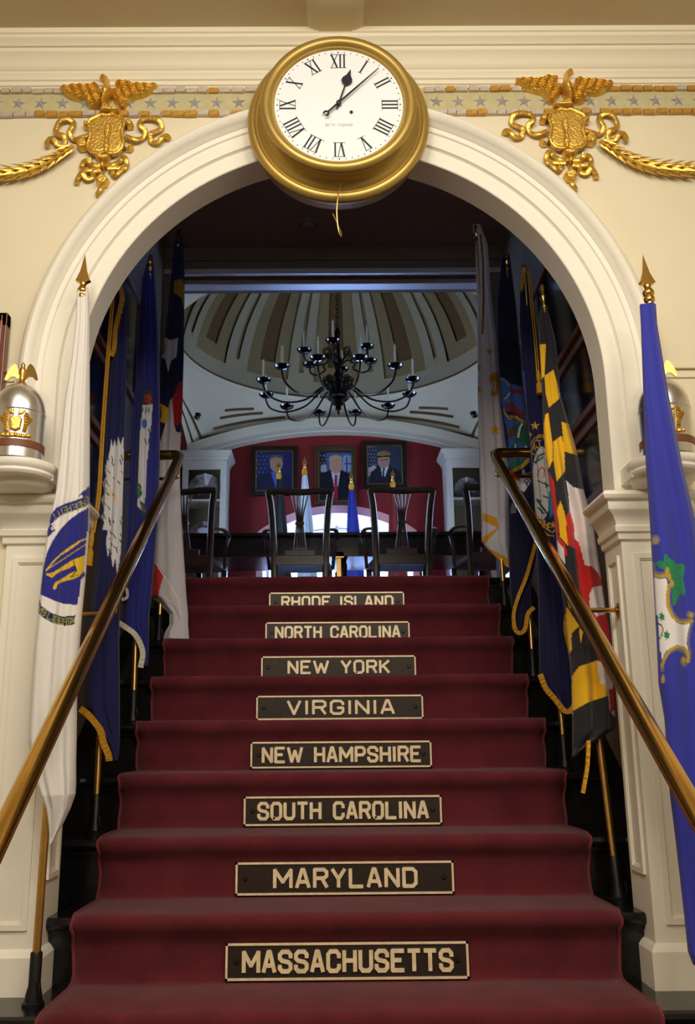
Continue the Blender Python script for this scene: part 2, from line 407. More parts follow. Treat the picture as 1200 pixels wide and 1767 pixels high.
# --- wall moulding rails at shoulder height, each side of the arch
for s, nm in ((-1, 'trim_4'), (1, 'trim_5')):
    xa, xb = sorted((s*1.075, s*3.1))
    m = MB(); m.box(xa, xb, 2.85, 2.862, 1.873, 1.886); m.box(xa, xb, 2.856, 2.862, 1.842, 1.848); struct(nm, m, 'cream', label='thin cream wall moulding beside the %s' % ('wood frame' if s < 0 else 'blue flag'), cat='moulding')

# --- cornice and coved ceiling edge
corn = [(0, 2.972), (.006, 2.974), (.008, 2.988), (.014, 2.992), (.018, 3.008), (.020, 3.010), (.022, 3.020), (.028, 3.024), (.034, 3.040), (.046, 3.062), (.056, 3.072), (.058, 3.074), (.060, 3.086), (.068, 3.088), (.074, 3.098), (.084, 3.106), (.086, 3.108), (.088, 3.118), (.094, 3.122), (.096, 3.15), (0, 3.15)]
struct('trim_6', MB().sweep(corn, [(3.1, YW), (-3.1, YW)]), 'ceiling_cream', label='cream moulded cornice under the hall ceiling', cat='cornice', smooth=True)
# ceiling beam running from the wall towards the hall, with stepped edges
m = MB(); bx = -0.008
for w_, z_ in ((.098, 3.136), (.088, 3.131), (.076, 3.126), (.06, 3.121)): m.box(bx-w_, bx+w_, -2.6, 2.772, z_, 3.16)
struct('trim_7', m, 'ceiling_cream', label='cream stepped ceiling beam meeting the cornice above the clock', cat='beam')

# --- star band: ground, bordering blocks, stars
band = root('trim_8', (0, YW, 2.9)); band['kind'] = 'structure'; tag(band, 'painted wall band of silver stars between gilt block borders', 'band')
MB().box(-1.9, 1.9, YW-0.004, YW+.01, 2.843, 2.958).build('band_ground', 'band_ground', band)
blk = {}
for mt in ('block_silver', 'block_gold'):
    q = MB().box(-.0185, .0185, -.012, 0, -.010, .010); o = q.build('block', mt, None, bevel=.002, local=True); blk[mt] = o.data; bpy.data.objects.remove(o)
for zc in (2.9475, 2.8525):
    x = -1.5
    while x < 1.5:
        w_ = random.uniform(.028, .044); g = random.uniform(.002, .007)
        if not (abs(x) < 0.27):
            gold_zone = x > 0.93 or x < -0.68 and zc > 2.9 and x > -0.95
            mt = 'block_gold' if (random.random() < (0.9 if gold_zone else 0.34)) else 'block_silver'
            o = bpy.data.objects.new('block', blk[mt]); COL.objects.link(o); o.parent = band
            o.location = (x+w_/2, -.003, zc-2.9+random.uniform(-.0015, .0015)); o.scale = (w_/.037, random.uniform(.8, 1.15), random.uniform(.92, 1.05)); o.rotation_euler = (0, random.uniform(-.02, .02), 0)
            if mt == 'block_silver':   # thin gilt joint between silver blocks
                pass
        x += w_+g
stm = MB(); st = star(0, 0, .0275, pi/2, .40)
stm.add([(x, 0, z) for x, z in st]+[(0, -.012, 0)], [(i, (i+1) % 10, 10) for i in range(10)]); so = stm.build('star', 'star_silver', None, local=True)
for i in range(-19, 20):
    x = i*0.0785+(-.04)
    if abs(x) < .28 or abs(abs(x)-.805) < .04: continue
    o = bpy.data.objects.new('star', so.data); COL.objects.link(o); o.parent = band; o.location = (x, -.004, 0); o.rotation_euler = (0, random.uniform(-.15, .15), 0)
bpy.data.objects.remove(so)

# --- stairs: black treads and risers, platform and lower steps
stairs = root('staircase', (0, 2.95, 0)); stairs['kind'] = 'structure'; tag(stairs, 'black painted wooden staircase rising through the arch', 'staircase')
def tread(x, y0, y1, z, name='tread'):
    m = MB(); pr = [(y0+.012, z-.034), (y0+.002, z-.028), (y0-.002, z-.018), (y0+.002, z-.006), (y0+.012, z), (y1, z), (y1, z-.034)]
    m.prism(pr, lambda u, v, d: (d, u, v), -x, x); return m.build(name, 'black_paint', stairs, smooth=False)
for kx in range(NST):
    yk, zk = Y0+STEP_T*kx, STEP_R*kx; hw = 0.885 if kx == 0 else XW
    MB().box(-hw, hw, yk, yk+.02, zk, zk+STEP_R-.03).build('riser', 'black_paint', stairs)
    if kx == 0:
        m = MB(); pr = [(yk-.023, .156), (yk-.033, .162), (yk-.036, .172), (yk-.033, .184), (yk-.023, .19), (yk+.30, .19), (yk+.30, .156)]
        m.prism(pr, lambda u, v, d: (d, u, v), -.877, .877); m.build('tread', 'black_paint', stairs)
    elif kx < NST-1: tread(hw, yk-.035, yk+STEP_T+.02, zk+STEP_R)
    else: tread(hw, yk-.035, yk+.5, zk+STEP_R)
    if kx == 0:
        for s in (-1, 1): xa, xb = sorted((s*.87, s*XW)); MB().box(xa, xb, 3.03, 3.24, 0, .19).build('tread_end', 'black_paint', stairs)
    # fillet under nosing
    MB().box(-hw, hw, yk-.012, yk, zk+STEP_R-.048, zk+STEP_R-.034).build('nosing_cove', 'black_paint', stairs)
m = MB()
pr = [(2.645, -.034), (2.635, -.028), (2.631, -.018), (2.635, -.006), (2.645, 0), (3.2, 0), (3.2, -.05), (2.67, -.05)]
m.prism(pr, lambda u, v, d: (d, u, v), -3.1, 3.1); m.build('platform', 'black_paint', stairs)
for kx in range(1, 5):
    MB().box(-3.1, 3.1, 2.665-.27*(kx-1), 2.685-.27*(kx-1), -.19*kx, -.19*(kx-1)-.03).build('riser', 'black_paint', stairs)
    tread(3.1, 2.63-.27*kx, 2.70-.27*(kx-1), -.19*kx)
MB().box(-3.1, 3.1, 1.585, 1.605, -.95, -.79).build('riser', 'black_paint', stairs)
for s in (-1, 1):   # black skirt boards along the stairwell walls
    y_a, y_b = 3.05, 5.0; off = .02
    zl = lambda y: STEP_R*((y-(Y0-.035))/STEP_T+1)+off
    m = MB(); m.prism([(y_a, 0), (y_b, 1.2), (y_b, zl(4.84)), (4.84, zl(4.84)), (y_a, zl(y_a))], lambda u, v, d: (d, u, v), s*.928, s*XW); m.build('skirt_board', 'black_paint', stairs)

# --- carpet runner over platform and steps
prof = []
def add(y, z): prof.append((y, z))
c_t = .010
for kx in range(-3, 0):     # lower steps, in front of the platform
    yk, zk = 2.67+.27*(kx+1), STEP_R*kx
    if kx == -3: add(yk-.2, zk+c_t)
    add(yk-.03, zk+c_t); add(yk-.014, zk+.03); add(yk-.014, zk+.11); add(yk-.046, zk+.148); add(yk-.062, zk+.165); add(yk-.064, zk+.190); add(yk-.05, zk+.204)
for kx in range(NST):
    yk, zk = Y0+STEP_T*kx, STEP_R*kx
    add(yk-.05, zk+c_t); add(yk-.019, zk+c_t+.0005); add(yk-.012, zk+.0155); add(yk-.010, zk+.04); add(yk-.010, zk+.09); add(yk-.014, zk+.118); add(yk-.026, zk+.138); add(yk-.041, zk+.152)
    add(yk-.051, zk+.166); add(yk-.054, zk+.180); add(yk-.050, zk+.192); add(yk-.038, zk+.199); add(yk-.015, zk+.2005); add(yk+.08, zk+.2005)
add(Y0+STEP_T*7+.45, ZTOP+c_t)
runner = root('stair_carpet', (0, 2.95, 0)); tag(runner, 'dark red carpet runner laid down the middle of the black stairs', 'carpet')
nx = 41; hw = .797; V = []; F = []
for i, (y, z) in enumerate(prof):
    # direction for small waviness
    for j in range(nx):
        u = -1+2*j/(nx-1); e = (0.004*sin(5.1*u+i*.7)+.003*sin(11*u-i*.33))*min(1, max(0, (abs(u)-.5)/.2))
        V.append((u*(hw+.003*sin(i*1.7)), y-abs(e)*.6, z+ (0.0015*sin(7*u+i) if .5 < abs(u) < .99 else 0)))
for i in range(len(prof)-1):
    for j in range(nx-1): F.append((i*nx+j, i*nx+j+1, (i+1)*nx+j+1, (i+1)*nx+j))
o = MB().add(V, F).build('pile', 'carpet', runner, smooth=True)
o.data.set_sharp_from_angle(angle=radians(180)) if hasattr(o.data, 'set_sharp_from_angle') else None
sd = o.modifiers.new('thick', 'SOLIDIFY'); sd.thickness = .008; sd.offset = -1
for s in (-1, 1):
    MB().tube([(s*(hw+.003*sin(i*1.7)), y-.001, z-.003) for i, (y, z) in enumerate(prof)], .0055, 6).build('bound_edge', 'carpet_edge', runner, smooth=True)

# --- stairwell walls, ceiling and header
for s, nm in ((-1, 'wall_stair_left'), (1, 'wall_stair_right')):
    xa, xb = sorted((s*XW, s*(XW+.1))); struct(nm, MB().box(xa, xb, 2.973, 5.0, 0, 3.7), 'well_wall_shaded', label='shaded stairwell wall beside the flags', cat='wall')
struct('ceiling_stairwell', MB().box(-1.1, 1.1, 2.973, 5.3, 3.56, 3.66), 'shaded_ceiling', label='ceiling above the stairs, its shade put into the paint', cat='ceiling')
hd = root('trim_9', (0, 5.1, 3.4)); hd['kind'] = 'structure'; tag(hd, 'broad moulded header across the top of the stairs', 'header')
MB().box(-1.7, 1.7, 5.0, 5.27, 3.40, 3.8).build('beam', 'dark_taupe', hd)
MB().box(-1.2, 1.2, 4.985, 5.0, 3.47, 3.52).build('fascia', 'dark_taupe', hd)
m = MB(); m.prism([(4.975, 3.375), (5.055, 3.398), (5.055, 3.41), (4.975, 3.41)], lambda u, v, d: (d, u, v), -1.2, 1.2); m.prism([(5.10, 3.372), (5.27, 3.408), (5.27, 3.43), (5.10, 3.43)], lambda u, v, d: (d, u, v), -1.2, 1.2); m.build('soffit_strip', 'soffit_gloss', hd, bevel=.006)
for s in (-1, 1):
    xa, xb = sorted((s*.93, s*1.7)); MB().box(xa, xb, 5.0, 5.27, ZTOP, 3.4).build('jamb', 'well_wall_shaded', hd)

# ================================================================ HALL FITTINGS
# --- wall clock
def oval(prof, cx, cz, n=72):
    return MB().lathe(prof, (cx, 0, cz), 'y', n)
CX, CZ, CY = 0.0, 2.767, 2.700       # dial centre and dial plane
ck = root('wall_clock', (CX, 2.80, CZ)); tag(ck, 'large round gilt clock with white roman dial above the arch', 'clock')
oval([(.0, 2.86), (.296, 2.86), (.300, 2.812), (.309, 2.806), (.315, 2.793), (.312, 2.779), (.302, 2.770), (.293, 2.769), (.287, 2.774), (.281, 2.774), (.277, 2.766), (.270, 2.762), (.262, 2.756), (.257, 2.744), (.254, 2.732), (.252, 2.722), (.246, 2.720), (.242, 2.724), (.2, 2.73)], CX, CZ).build('case', 'clock_gold', ck, smooth=True)
oval([(.240, 2.73), (.252, 2.722), (.262, 2.708), (.264, 2.694), (.258, 2.682), (.246, 2.676), (.236, 2.678), (.228, 2.686), (.226, 2.692), (.221, 2.692), (.217, 2.700), (.215, 2.712)], CX, CZ).build('bezel', 'clock_gold', ck, smooth=True)
dial = oval([(0, CY), (.2185, CY), (.2185, CY+.01)], CX, CZ).build('dial', 'dial_white', ck)
def dfn(u, v, d): return (CX+u, CY-d, CZ+v)
ROM = {1: 'I', 2: 'II', 3: 'III', 4: 'IIII', 5: 'V', 6: 'VI', 7: 'VII', 8: 'VIII', 9: 'IX', 10: 'X', 11: 'XI', 12: 'XII'}
def polar(a, r, t):      # clockwise angle a from 12, radial r, tangential t (to the right when read from the centre outwards)
    return (r*sin(a)+t*cos(a), r*cos(a)-t*sin(a))
for hnum, word in ROM.items():
    m = MB(); a = hnum*pi/6; r0, r1 = .146, .199; wch = {'I': .0135, 'V': .027, 'X': .027}
    tot = sum(wch[c] for c in word); t = -tot/2
    for ch in word:
        w_ = wch[ch]; tc_ = t+w_/2
        bars = {'I': [((tc_, r0), (tc_, r1), .0026)], 'V': [((tc_, r0), (tc_-w_*.38, r1), .0030), ((tc_, r0), (tc_+w_*.38, r1), .0012)], 'X': [((tc_+w_*.38, r0), (tc_-w_*.38, r1), .0030), ((tc_-w_*.38, r0), (tc_+w_*.38, r1), .0012)]}[ch]
        for (t0, q0), (t1, q1), hw_ in bars:
            P4 = [polar(a, q0, t0-hw_), polar(a, q0, t0+hw_), polar(a, q1, t1+hw_), polar(a, q1, t1-hw_)]; m.prism(P4, dfn, 0, .0012)
        t += w_
    for q in (r0, r1): m.prism([polar(a, q-.0008, -tot/2), polar(a, q-.0008, tot/2), polar(a, q+.0008, tot/2), polar(a, q+.0008, -tot/2)], dfn, 0, .001)
    m.build('numeral', 'clock_black', dial)
m = MB()
for i in range(60):
    a = i*pi/30; hw_ = .0022 if i % 5 == 0 else .0012; l = .0045
    m.prism([polar(a, .2075-l/2, -hw_), polar(a, .2075-l/2, hw_), polar(a, .2075+l/2, hw_), polar(a, .2075+l/2, -hw_)], dfn, 0, .001)
m.build('minute_dots', 'clock_black', dial)
m = MB(); strokes(m, [[(x*.0125, -.083+v*.0095) for x, v in pl] for pl in layout('SETH THOMAS', -3.6, 3.6)], .0006, dfn, 0, .0008); m.build('maker_lettering', 'faint_print', dial)
m = MB().lathe([(0, -.004), (.0055, -.004), (.0055, 0)], (CX+.042, CY, CZ-.03), 'y', 16); m.build('winding_hole', 'clock_black', dial)
ah = radians(17.5); m = MB()
m.prism([polar(ah, -.02, -.003), polar(ah, -.02, .003), polar(ah, .075, .0022), polar(ah, .082, .012), polar(ah, .092, .0185), polar(ah, .103, .0165), polar(ah, .116, .007), polar(ah, .138, .001), polar(ah, .138, -.001), polar(ah, .116, -.007), polar(ah, .103, -.0165), polar(ah, .092, -.0185), polar(ah, .082, -.012), polar(ah, .075, -.0022)], dfn, .006, .009); m.build('hour_hand', 'clock_black', ck)
am = radians(45.5); m = MB()
m.prism([polar(am, -.05, -.003), polar(am, -.05, .003), polar(am, .06, .0028), polar(am, .192, .001), polar(am, .192, -.001), polar(am, .06, -.0028)], dfn, .011, .014)
arc = [polar(am, -.060+.011*cos(t), .011*sin(t)) for t in np.linspace(-2.4, 2.4, 16)]; arci = [polar(am, -.060+.0052*cos(t), .0052*sin(t)) for t in np.linspace(2.4, -2.4, 16)]
m.prism(arc+arci, dfn, .011, .014); m.lathe([(0, -.018), (.007, -.017), (.009, -.013), (.009, -.004)], (CX, CY, CZ), 'y', 20); m.build('minute_hand', 'clock_black', ck)
wp = [np.array(p) for p in [(0.005, 2.735, CZ-.262), (.004, 2.725, CZ-.285), (-.004, 2.715, CZ-.33), (-.010, 2.716, CZ-.39), (-.006, 2.722, CZ-.45), (.002, 2.73, CZ-.475), (.004, 2.735, CZ-.46), (-.008, 2.745, CZ-.42), (-.022, 2.75, CZ-.38)]]
MB().tube(smooth_path(wp, 6), .0022, 6).build('loose_wire', 'brass_dull', ck, smooth=True)

# --- gilt eagle and shield ornaments
def rel_at(Yp):
    return lambda u, v, h: atY(u, v, Yp)-np.array([0, h, 0])
E0 = (80, 120, 5.2174)     # left ornament traced at its own place on the wall
def ZL(p): return [(E0[0]+x/E0[2], E0[1]+y/E0[2]) for x, y in p]
wingL = [(120, 185), (250, 165), (390, 160), (450, 145), (478, 160), (478, 215), (500, 235), (520, 260), (505, 320), (490, 370), (440, 375), (395, 360), (365, 325), (370, 290), (300, 300), (240, 285), (180, 250), (140, 215)]
wingR = [(622, 160), (640, 130), (720, 128), (800, 150), (900, 155), (1008, 150), (1005, 190), (960, 220), (900, 255), (830, 275), (770, 290), (735, 330), (710, 370), (668, 372), (640, 330), (610, 300), (590, 250), (610, 210), (645, 200)]
body = [(480, 110), (510, 95), (545, 92), (575, 110), (578, 160), (600, 215), (605, 260), (580, 300), (560, 340), (545, 385), (500, 385), (500, 330), (510, 280), (500, 240), (535, 180), (530, 140), (505, 125)]
perch = [(490, 400), (520, 340), (560, 330), (600, 370), (640, 380), (680, 400), (670, 425), (600, 430), (520, 425), (485, 420)]
shield = [(480, 455), (520, 440), (560, 450), (610, 435), (640, 455), (700, 470), (712, 530), (690, 590), (695, 650), (705, 690), (690, 740), (650, 780), (600, 790), (540, 775), (480, 790), (420, 780), (385, 745), (385, 700), (405, 650), (405, 590), (385, 530), (405, 490)]
scrolls = [[(340, 500), (375, 490), (395, 520), (380, 550), (345, 545)], [(720, 480), (760, 470), (790, 500), (785, 540), (740, 550), (715, 520)], [(270, 700), (310, 650), (370, 630), (385, 690), (370, 740), (310, 750)], [(700, 690), (735, 730), (760, 700), (785, 680), (790, 720), (765, 750), (720, 745)], [(440, 800), (480, 770), (520, 790), (560, 765), (590, 800), (560, 840), (520, 850), (480, 845)], [(500, 850), (530, 850), (545, 890), (520, 940), (490, 895)], [(450, 1010), (490, 970), (530, 965), (575, 1010), (550, 1060), (510, 1075), (470, 1055)]]
ribbons = [[(400, 610), (330, 640), (250, 640), (215, 590), (245, 540), (250, 490), (200, 465), (135, 490), (90, 550), (110, 600), (165, 625), (170, 680), (115, 700), (75, 650), (35, 635), (15, 680), (30, 710)],
           [(720, 620), (800, 655), (870, 630), (895, 570), (850, 530), (860, 470), (940, 455), (1020, 480), (1040, 540), (985, 580), (945, 610), (950, 660), (1010, 675), (1050, 640), (1085, 605), (1110, 640)],
           [(500, 880), (440, 890), (400, 860), (395, 820)], [(495, 925), (440, 945), (420, 985), (370, 1000), (330, 960), (290, 990), (280, 1040)], [(480, 930), (370, 930), (325, 890), (345, 850), (385, 845)],
           [(545, 880), (620, 880), (670, 830), (700, 805), (730, 850), (715, 900), (660, 905), (560, 915)], [(700, 905), (650, 965), (610, 960), (600, 935)], [(510, 1070), (495, 1110), (460, 1140)]]
garl = [(250, 735), (205, 760), (140, 800), (60, 850), (-20, 890), (-120, 930), (-240, 960), (-360, 975), (-480, 985), (-620, 980), (-800, 950)]
def feather(X, Y): return 0.15*np.sin(X*0.2+Y*1.5)+0.08*np.sin(X*.45-Y*.2)
def fig(X, Y): return 0.05*np.sin(X*0.5)+0.04*np.sin(Y*0.5+X*.3)
def ornament(flip, dx, dy, label_e, label_g):
    cx0 = 190.0
    def tr(p):
        q = ZL(p)
        return [((2*cx0-x if flip else x)+dx, y+dy) for x, y in q]
    c = atY(cx0+dx, 200+dy, 2.845); rt_ = root('eagle_ornament', (c[0], 2.855, c[2])); tag(rt_, label_e, 'ornament', 'gilt eagle ornaments over the arch')
    fn = rel_at(2.858)
    def tex(f): return (lambda X, Y: f(2*cx0+2*dx-X, Y)) if flip else f
    m = MB(); relief(m, tr(wingL), fn, .030, 5, 1.1, tex(feather)); m.build('wing', 'gold', rt_, smooth=True)
    m = MB(); relief(m, tr(wingR), fn, .030, 5, 1.1, tex(feather)); m.build('wing', 'gold', rt_, smooth=True)
    m = MB(); relief(m, tr(body), fn, .052, 9, 1.0); relief(m, tr(perch), fn, .036, 5, 1.0); m.build('eagle_body', 'gold', rt_, smooth=True)
    sh = MB(); relief(sh, tr(shield), fn, .026, 4, 1.1); so_ = sh.build('shield', 'gold', rt_, smooth=True)
    rim = tr(shield); MB().tube([fn(u, v, .022) for u, v in rim+rim[:1]], .0065, 8, cap=False).build('shield_rim', 'gold', so_, smooth=True)
    m = MB(); M2 = [(545, 480), (585, 500), (580, 560), (560, 620), (570, 700), (550, 765), (520, 760), (515, 690), (530, 620), (520, 560)]; relief(m, tr(M2), lambda u, v, h: atY(u, v, 2.828)-np.array([0, h, 0]), .012, 3, .9); m.build('shield_figure', 'gold', so_, smooth=True)
    for sc_ in scrolls:
        m = MB(); relief(m, tr(sc_), fn, .030, 4, .9); m.build('scroll', 'gold', rt_, smooth=True)
    for rb in ribbons:
        p3 = [fn(u, v, .012+.006*sin(i*2.1)) for i, (u, v) in enumerate(tr(rb))]
        MB().tube(smooth_path(p3, 5), .0098, 8, flat=((0, 1, 0), .6, 1.0)).build('ribbon', 'gold', rt_, smooth=True)
    # garland swag hanging from the shield
    g = tr(garl); g3 = smooth_path([fn(u, v, .02) for u, v in g], 8); gr = root('garland', g3[0]); tag(gr, label_g, 'garland', 'gilt laurel garlands')
    rr = [.008+.013*min(1, i/42) for i in range(len(g3))]; MB().tube(g3, [q_*.62 for q_ in rr], 10).build('core', 'gold', gr, smooth=True)
    m = MB(); T = [g3[min(i+1, len(g3)-1)]-g3[max(i-1, 0)] for i in range(len(g3))]
    for i in range(1, len(g3)-8, 7):
        t = T[i]/np.linalg.norm(T[i]); nrm = np.array([0, -1.0, 0]); b = np.cross(t, nrm); r_ = rr[i]
        for kx in range(5):
            a = -1.25+kx*.625; d = cos(a)*nrm+sin(a)*b; sd_ = -sin(a)*nrm+cos(a)*b; L_ = .036+.5*r_; w_ = r_*.46
            p0 = g3[i]+d*r_*.6
            m.add([p0-t*L_*.3, p0+sd_*w_*1.25+d*.004, p0+t*L_*.95+d*(.010+r_*.7), p0-sd_*w_*1.25+d*.004, p0+d*.012+t*.15*L_], [(0, 1, 4), (1, 2, 4), (2, 3, 4), (3, 0, 4)])
    m.build('leaves', 'gold', gr)
ornament(False, 0, 0, 'gilt eagle over a shield on the wall beside a wood-framed picture', 'gilt laurel garland swagging away from the shield nearer the wood-framed picture')
ornament(True, 782, -9, 'gilt eagle over a shield on the wall above the bright blue flag', 'gilt laurel garland swagging away from the shield above the bright blue flag')

# --- half-round wall shelves with silver canisters
def canister(s, label_c, label_s):
    cx, cy, zb = s*1.0, 2.716, 1.520
    sh = root('wall_shelf', (cx, 2.86, 1.45)); tag(sh, label_s, 'shelf', 'half-round shelves on the piers')
    MB().lathe([(0, 0), (.098, 0), (.104, .004), (.108, .012), (.106, .02), (.112, .026), (.116, .036), (.114, .046), (.108, .050), (0, .050)], (cx, 2.752, zb-.0505), 'z', 40).build('board', 'white_paint', sh, smooth=True)
    MB().box(cx-.108, cx+.108, 2.745, 2.853, zb-.05, zb-.001).build('board_back', 'white_paint', sh)
    MB().lathe([(0, -.028), (.07, -.028), (.088, -.018), (.098, 0), (0, 0)], (cx, 2.78, zb-.0505), 'z', 40).build('cove', 'white_paint', sh, smooth=True)
    rt_ = root('silver_canister', (cx, cy, zb)); tag(rt_, label_c, 'canister', 'silver canisters on the half-round shelves')
    R_ = .079; H1 = .150; H2 = .252; pr = [(0, 0), (R_, 0), (R_, H1)]+[(R_*cos(t)**.85, H1+(H2-H1)*sin(t)) for t in np.linspace(.05, pi/2-.02, 16)]+[(0, H2)]
    MB().lathe(pr, (cx, cy, zb), 'z', 56).build('shell', 'silver', rt_, smooth=True)
    MB().lathe([(R_+.0005, H1-.002), (R_+.0016, H1), (R_+.0005, H1+.002)], (cx, cy, zb), 'z', 56).build('seam', 'silver', rt_, smooth=True)
    MB().lathe([(R_, .030), (R_+.003, .030), (R_+.003, .052), (R_, .052)], (cx, cy, zb), 'z', 56).build('strap', 'leather', rt_, smooth=False)
    # crest relief wrapped on the shell, facing the hall
    def cyl(u, v, h):
        a = -pi/2+u/R_+(-.22*s); return (cx+(R_+h)*cos(a), cy+(R_+h)*sin(a), zb+v)
    m = MB(); z_ = .104; K_ = 1.18
    def cr(pts, h, r, tex=None): relief(m, [(x*K_, z_+y*K_) for x, y in pts], cyl, h, r, .0018, tex)
    cr([(-.013, -.02), (0, -.027), (.013, -.02), (.016, .008), (.008, .018), (0, .014), (-.008, .018), (-.016, .008)], .008, .006)
    for q in (-1, 1):
        cr([(q*.016, -.026), (q*.027, -.026), (q*.030, -.008), (q*.040, .006), (q*.043, .022), (q*.034, .014), (q*.029, .026), (q*.022, .030), (q*.018, .018), (q*.020, .0)], .007, .004, lambda X, Y: .35*np.sin(Y*700+X*300))
        cr([(q*.004, .018), (q*.016, .022), (q*.024, .034), (q*.013, .032), (q*.006, .038)], .006, .003)
    cr([(-.044, -.036), (-.02, -.041), (.02, -.041), (.042, -.036), (.044, -.027), (.02, -.030), (0, -.028), (-.02, -.030), (-.044, -.027)], .006, .004, lambda X, Y: .3*np.sin(X*500)); m.build('crest', 'gold', rt_, smooth=True)
    # brass eagle finial
    fe = MB(); zt_ = zb+H2-.003
    fe.lathe([(0, 0), (.015, 0), (.017, .005), (.012, .012), (.008, .016), (.010, .022), (.008, .032), (.012, .042), (.010, .056), (.006, .064), (.007, .070), (.003, .078), (0, .079)], (cx, cy, zt_), 'z', 16)
    fo = fe.build('eagle_finial', 'brass_dull', rt_, smooth=True)
    for q in (-1, 1):
        m = MB(); wg = [(.006, .026), (.012, .05), (.018, .068), (.026, .072), (.036, .062), (.046, .04), (.052, .018), (.044, .016), (.034, .028), (.022, .03), (.012, .022)]
        m.prism([(q*u, v) for u, v in wg], lambda u, v, d: (cx+u, cy+d-.12*abs(u), zt_+v), -.003, .003); m.build('finial_wing', 'brass_dull', fo)
canister(-1, 'silver bullet-shaped canister with gold crest beside the wood-framed picture', 'white half-round shelf under the canister beside the wood-framed picture')
canister(1, 'silver bullet-shaped canister half hidden behind the bright blue flag', 'white half-round shelf half hidden behind the bright blue flag')

# --- wood-framed picture at the edge of the hall wall
pf = root('framed_picture', (-1.3, 2.85, 1.85)); tag(pf, 'brown wood-framed picture on the cream wall beside a silver canister', 'picture')
m = MB(); pr_ = [(0, 0), (.03, 0), (.036, -.008), (.036, -.02), (.02, -.032), (.008, -.032), (0, -.02)]
x0_, x1_, z0_, z1_ = -1.62, -1.098, 1.54, 2.068
for a, b, c_, d in ((x0_, x0_+.05, z0_, z1_), (x1_-.05, x1_, z0_, z1_), (x0_, x1_, z0_, z0_+.05), (x0_, x1_, z1_-.05, z1_)): m.box(a, b, 2.812, 2.849, c_, d); m.box(a+.012, b-.012, 2.802, 2.817, c_+.012, d-.012)
m.build('frame', 'frame_wood', pf, bevel=.004); MB().box(x0_+.04, x1_-.04, 2.828, 2.846, z0_+.04, z1_-.04).build('picture', 'cream', pf)

# --- brass handrails along both sides of the stairs
for s in (-1, 1):
    X = s*.72; zr = lambda y: .960+STEP_R*((y-2.915)/STEP_T+1)
    rt_ = root('handrail', (X, 2.9, zr(2.9)-.1)); tag(rt_, 'round brass handrail with wall return beside the %s' % ('palmetto flag' if s < 0 else 'black and yellow checked flag'), 'handrail', 'brass handrails')
    yt = 4.035
    p = [(X, 1.9, zr(1.9)), (X, 2.4, zr(2.4)), (X, 3.2, zr(3.2)), (X, yt-.02, zr(yt-.02)), (X+s*.004, yt+.012, zr(yt)+.018), (X+s*.018, yt+.028, zr(yt)+.028), (X+s*.04, yt+.032, zr(yt)+.03), (s*XW, yt+.034, zr(yt)+.03)]
    MB().tube(p, .0235, 20).build('rail', 'brass', rt_, smooth=True)
    MB().lathe([(0, 0), (.04, 0), (.04, s*-.006), (.03, s*-.012), (0, s*-.012)], (s*XW, yt+.034, zr(yt)+.03), 'x', 20).build('wall_rose', 'brass', rt_, smooth=True)
    for yb in (2.93, 4.0):
        xw_ = s*.877 if yb < 3 else s*XW
        MB().tube(smooth_path([(X, yb, zr(yb)-.026), (X, yb, zr(yb)-.055), (X+s*.02, yb, zr(yb)-.075), (xw_, yb, zr(yb)-.078)], 5), .008, 8).build('bracket', 'brass', rt_, smooth=True)
        MB().lathe([(0, 0), (.024, 0), (.024, s*-.005), (.012, s*-.010), (0, s*-.010)], (xw_, yb, zr(yb)-.078), 'x', 20).build('bracket_rose', 'brass', rt_, smooth=True)

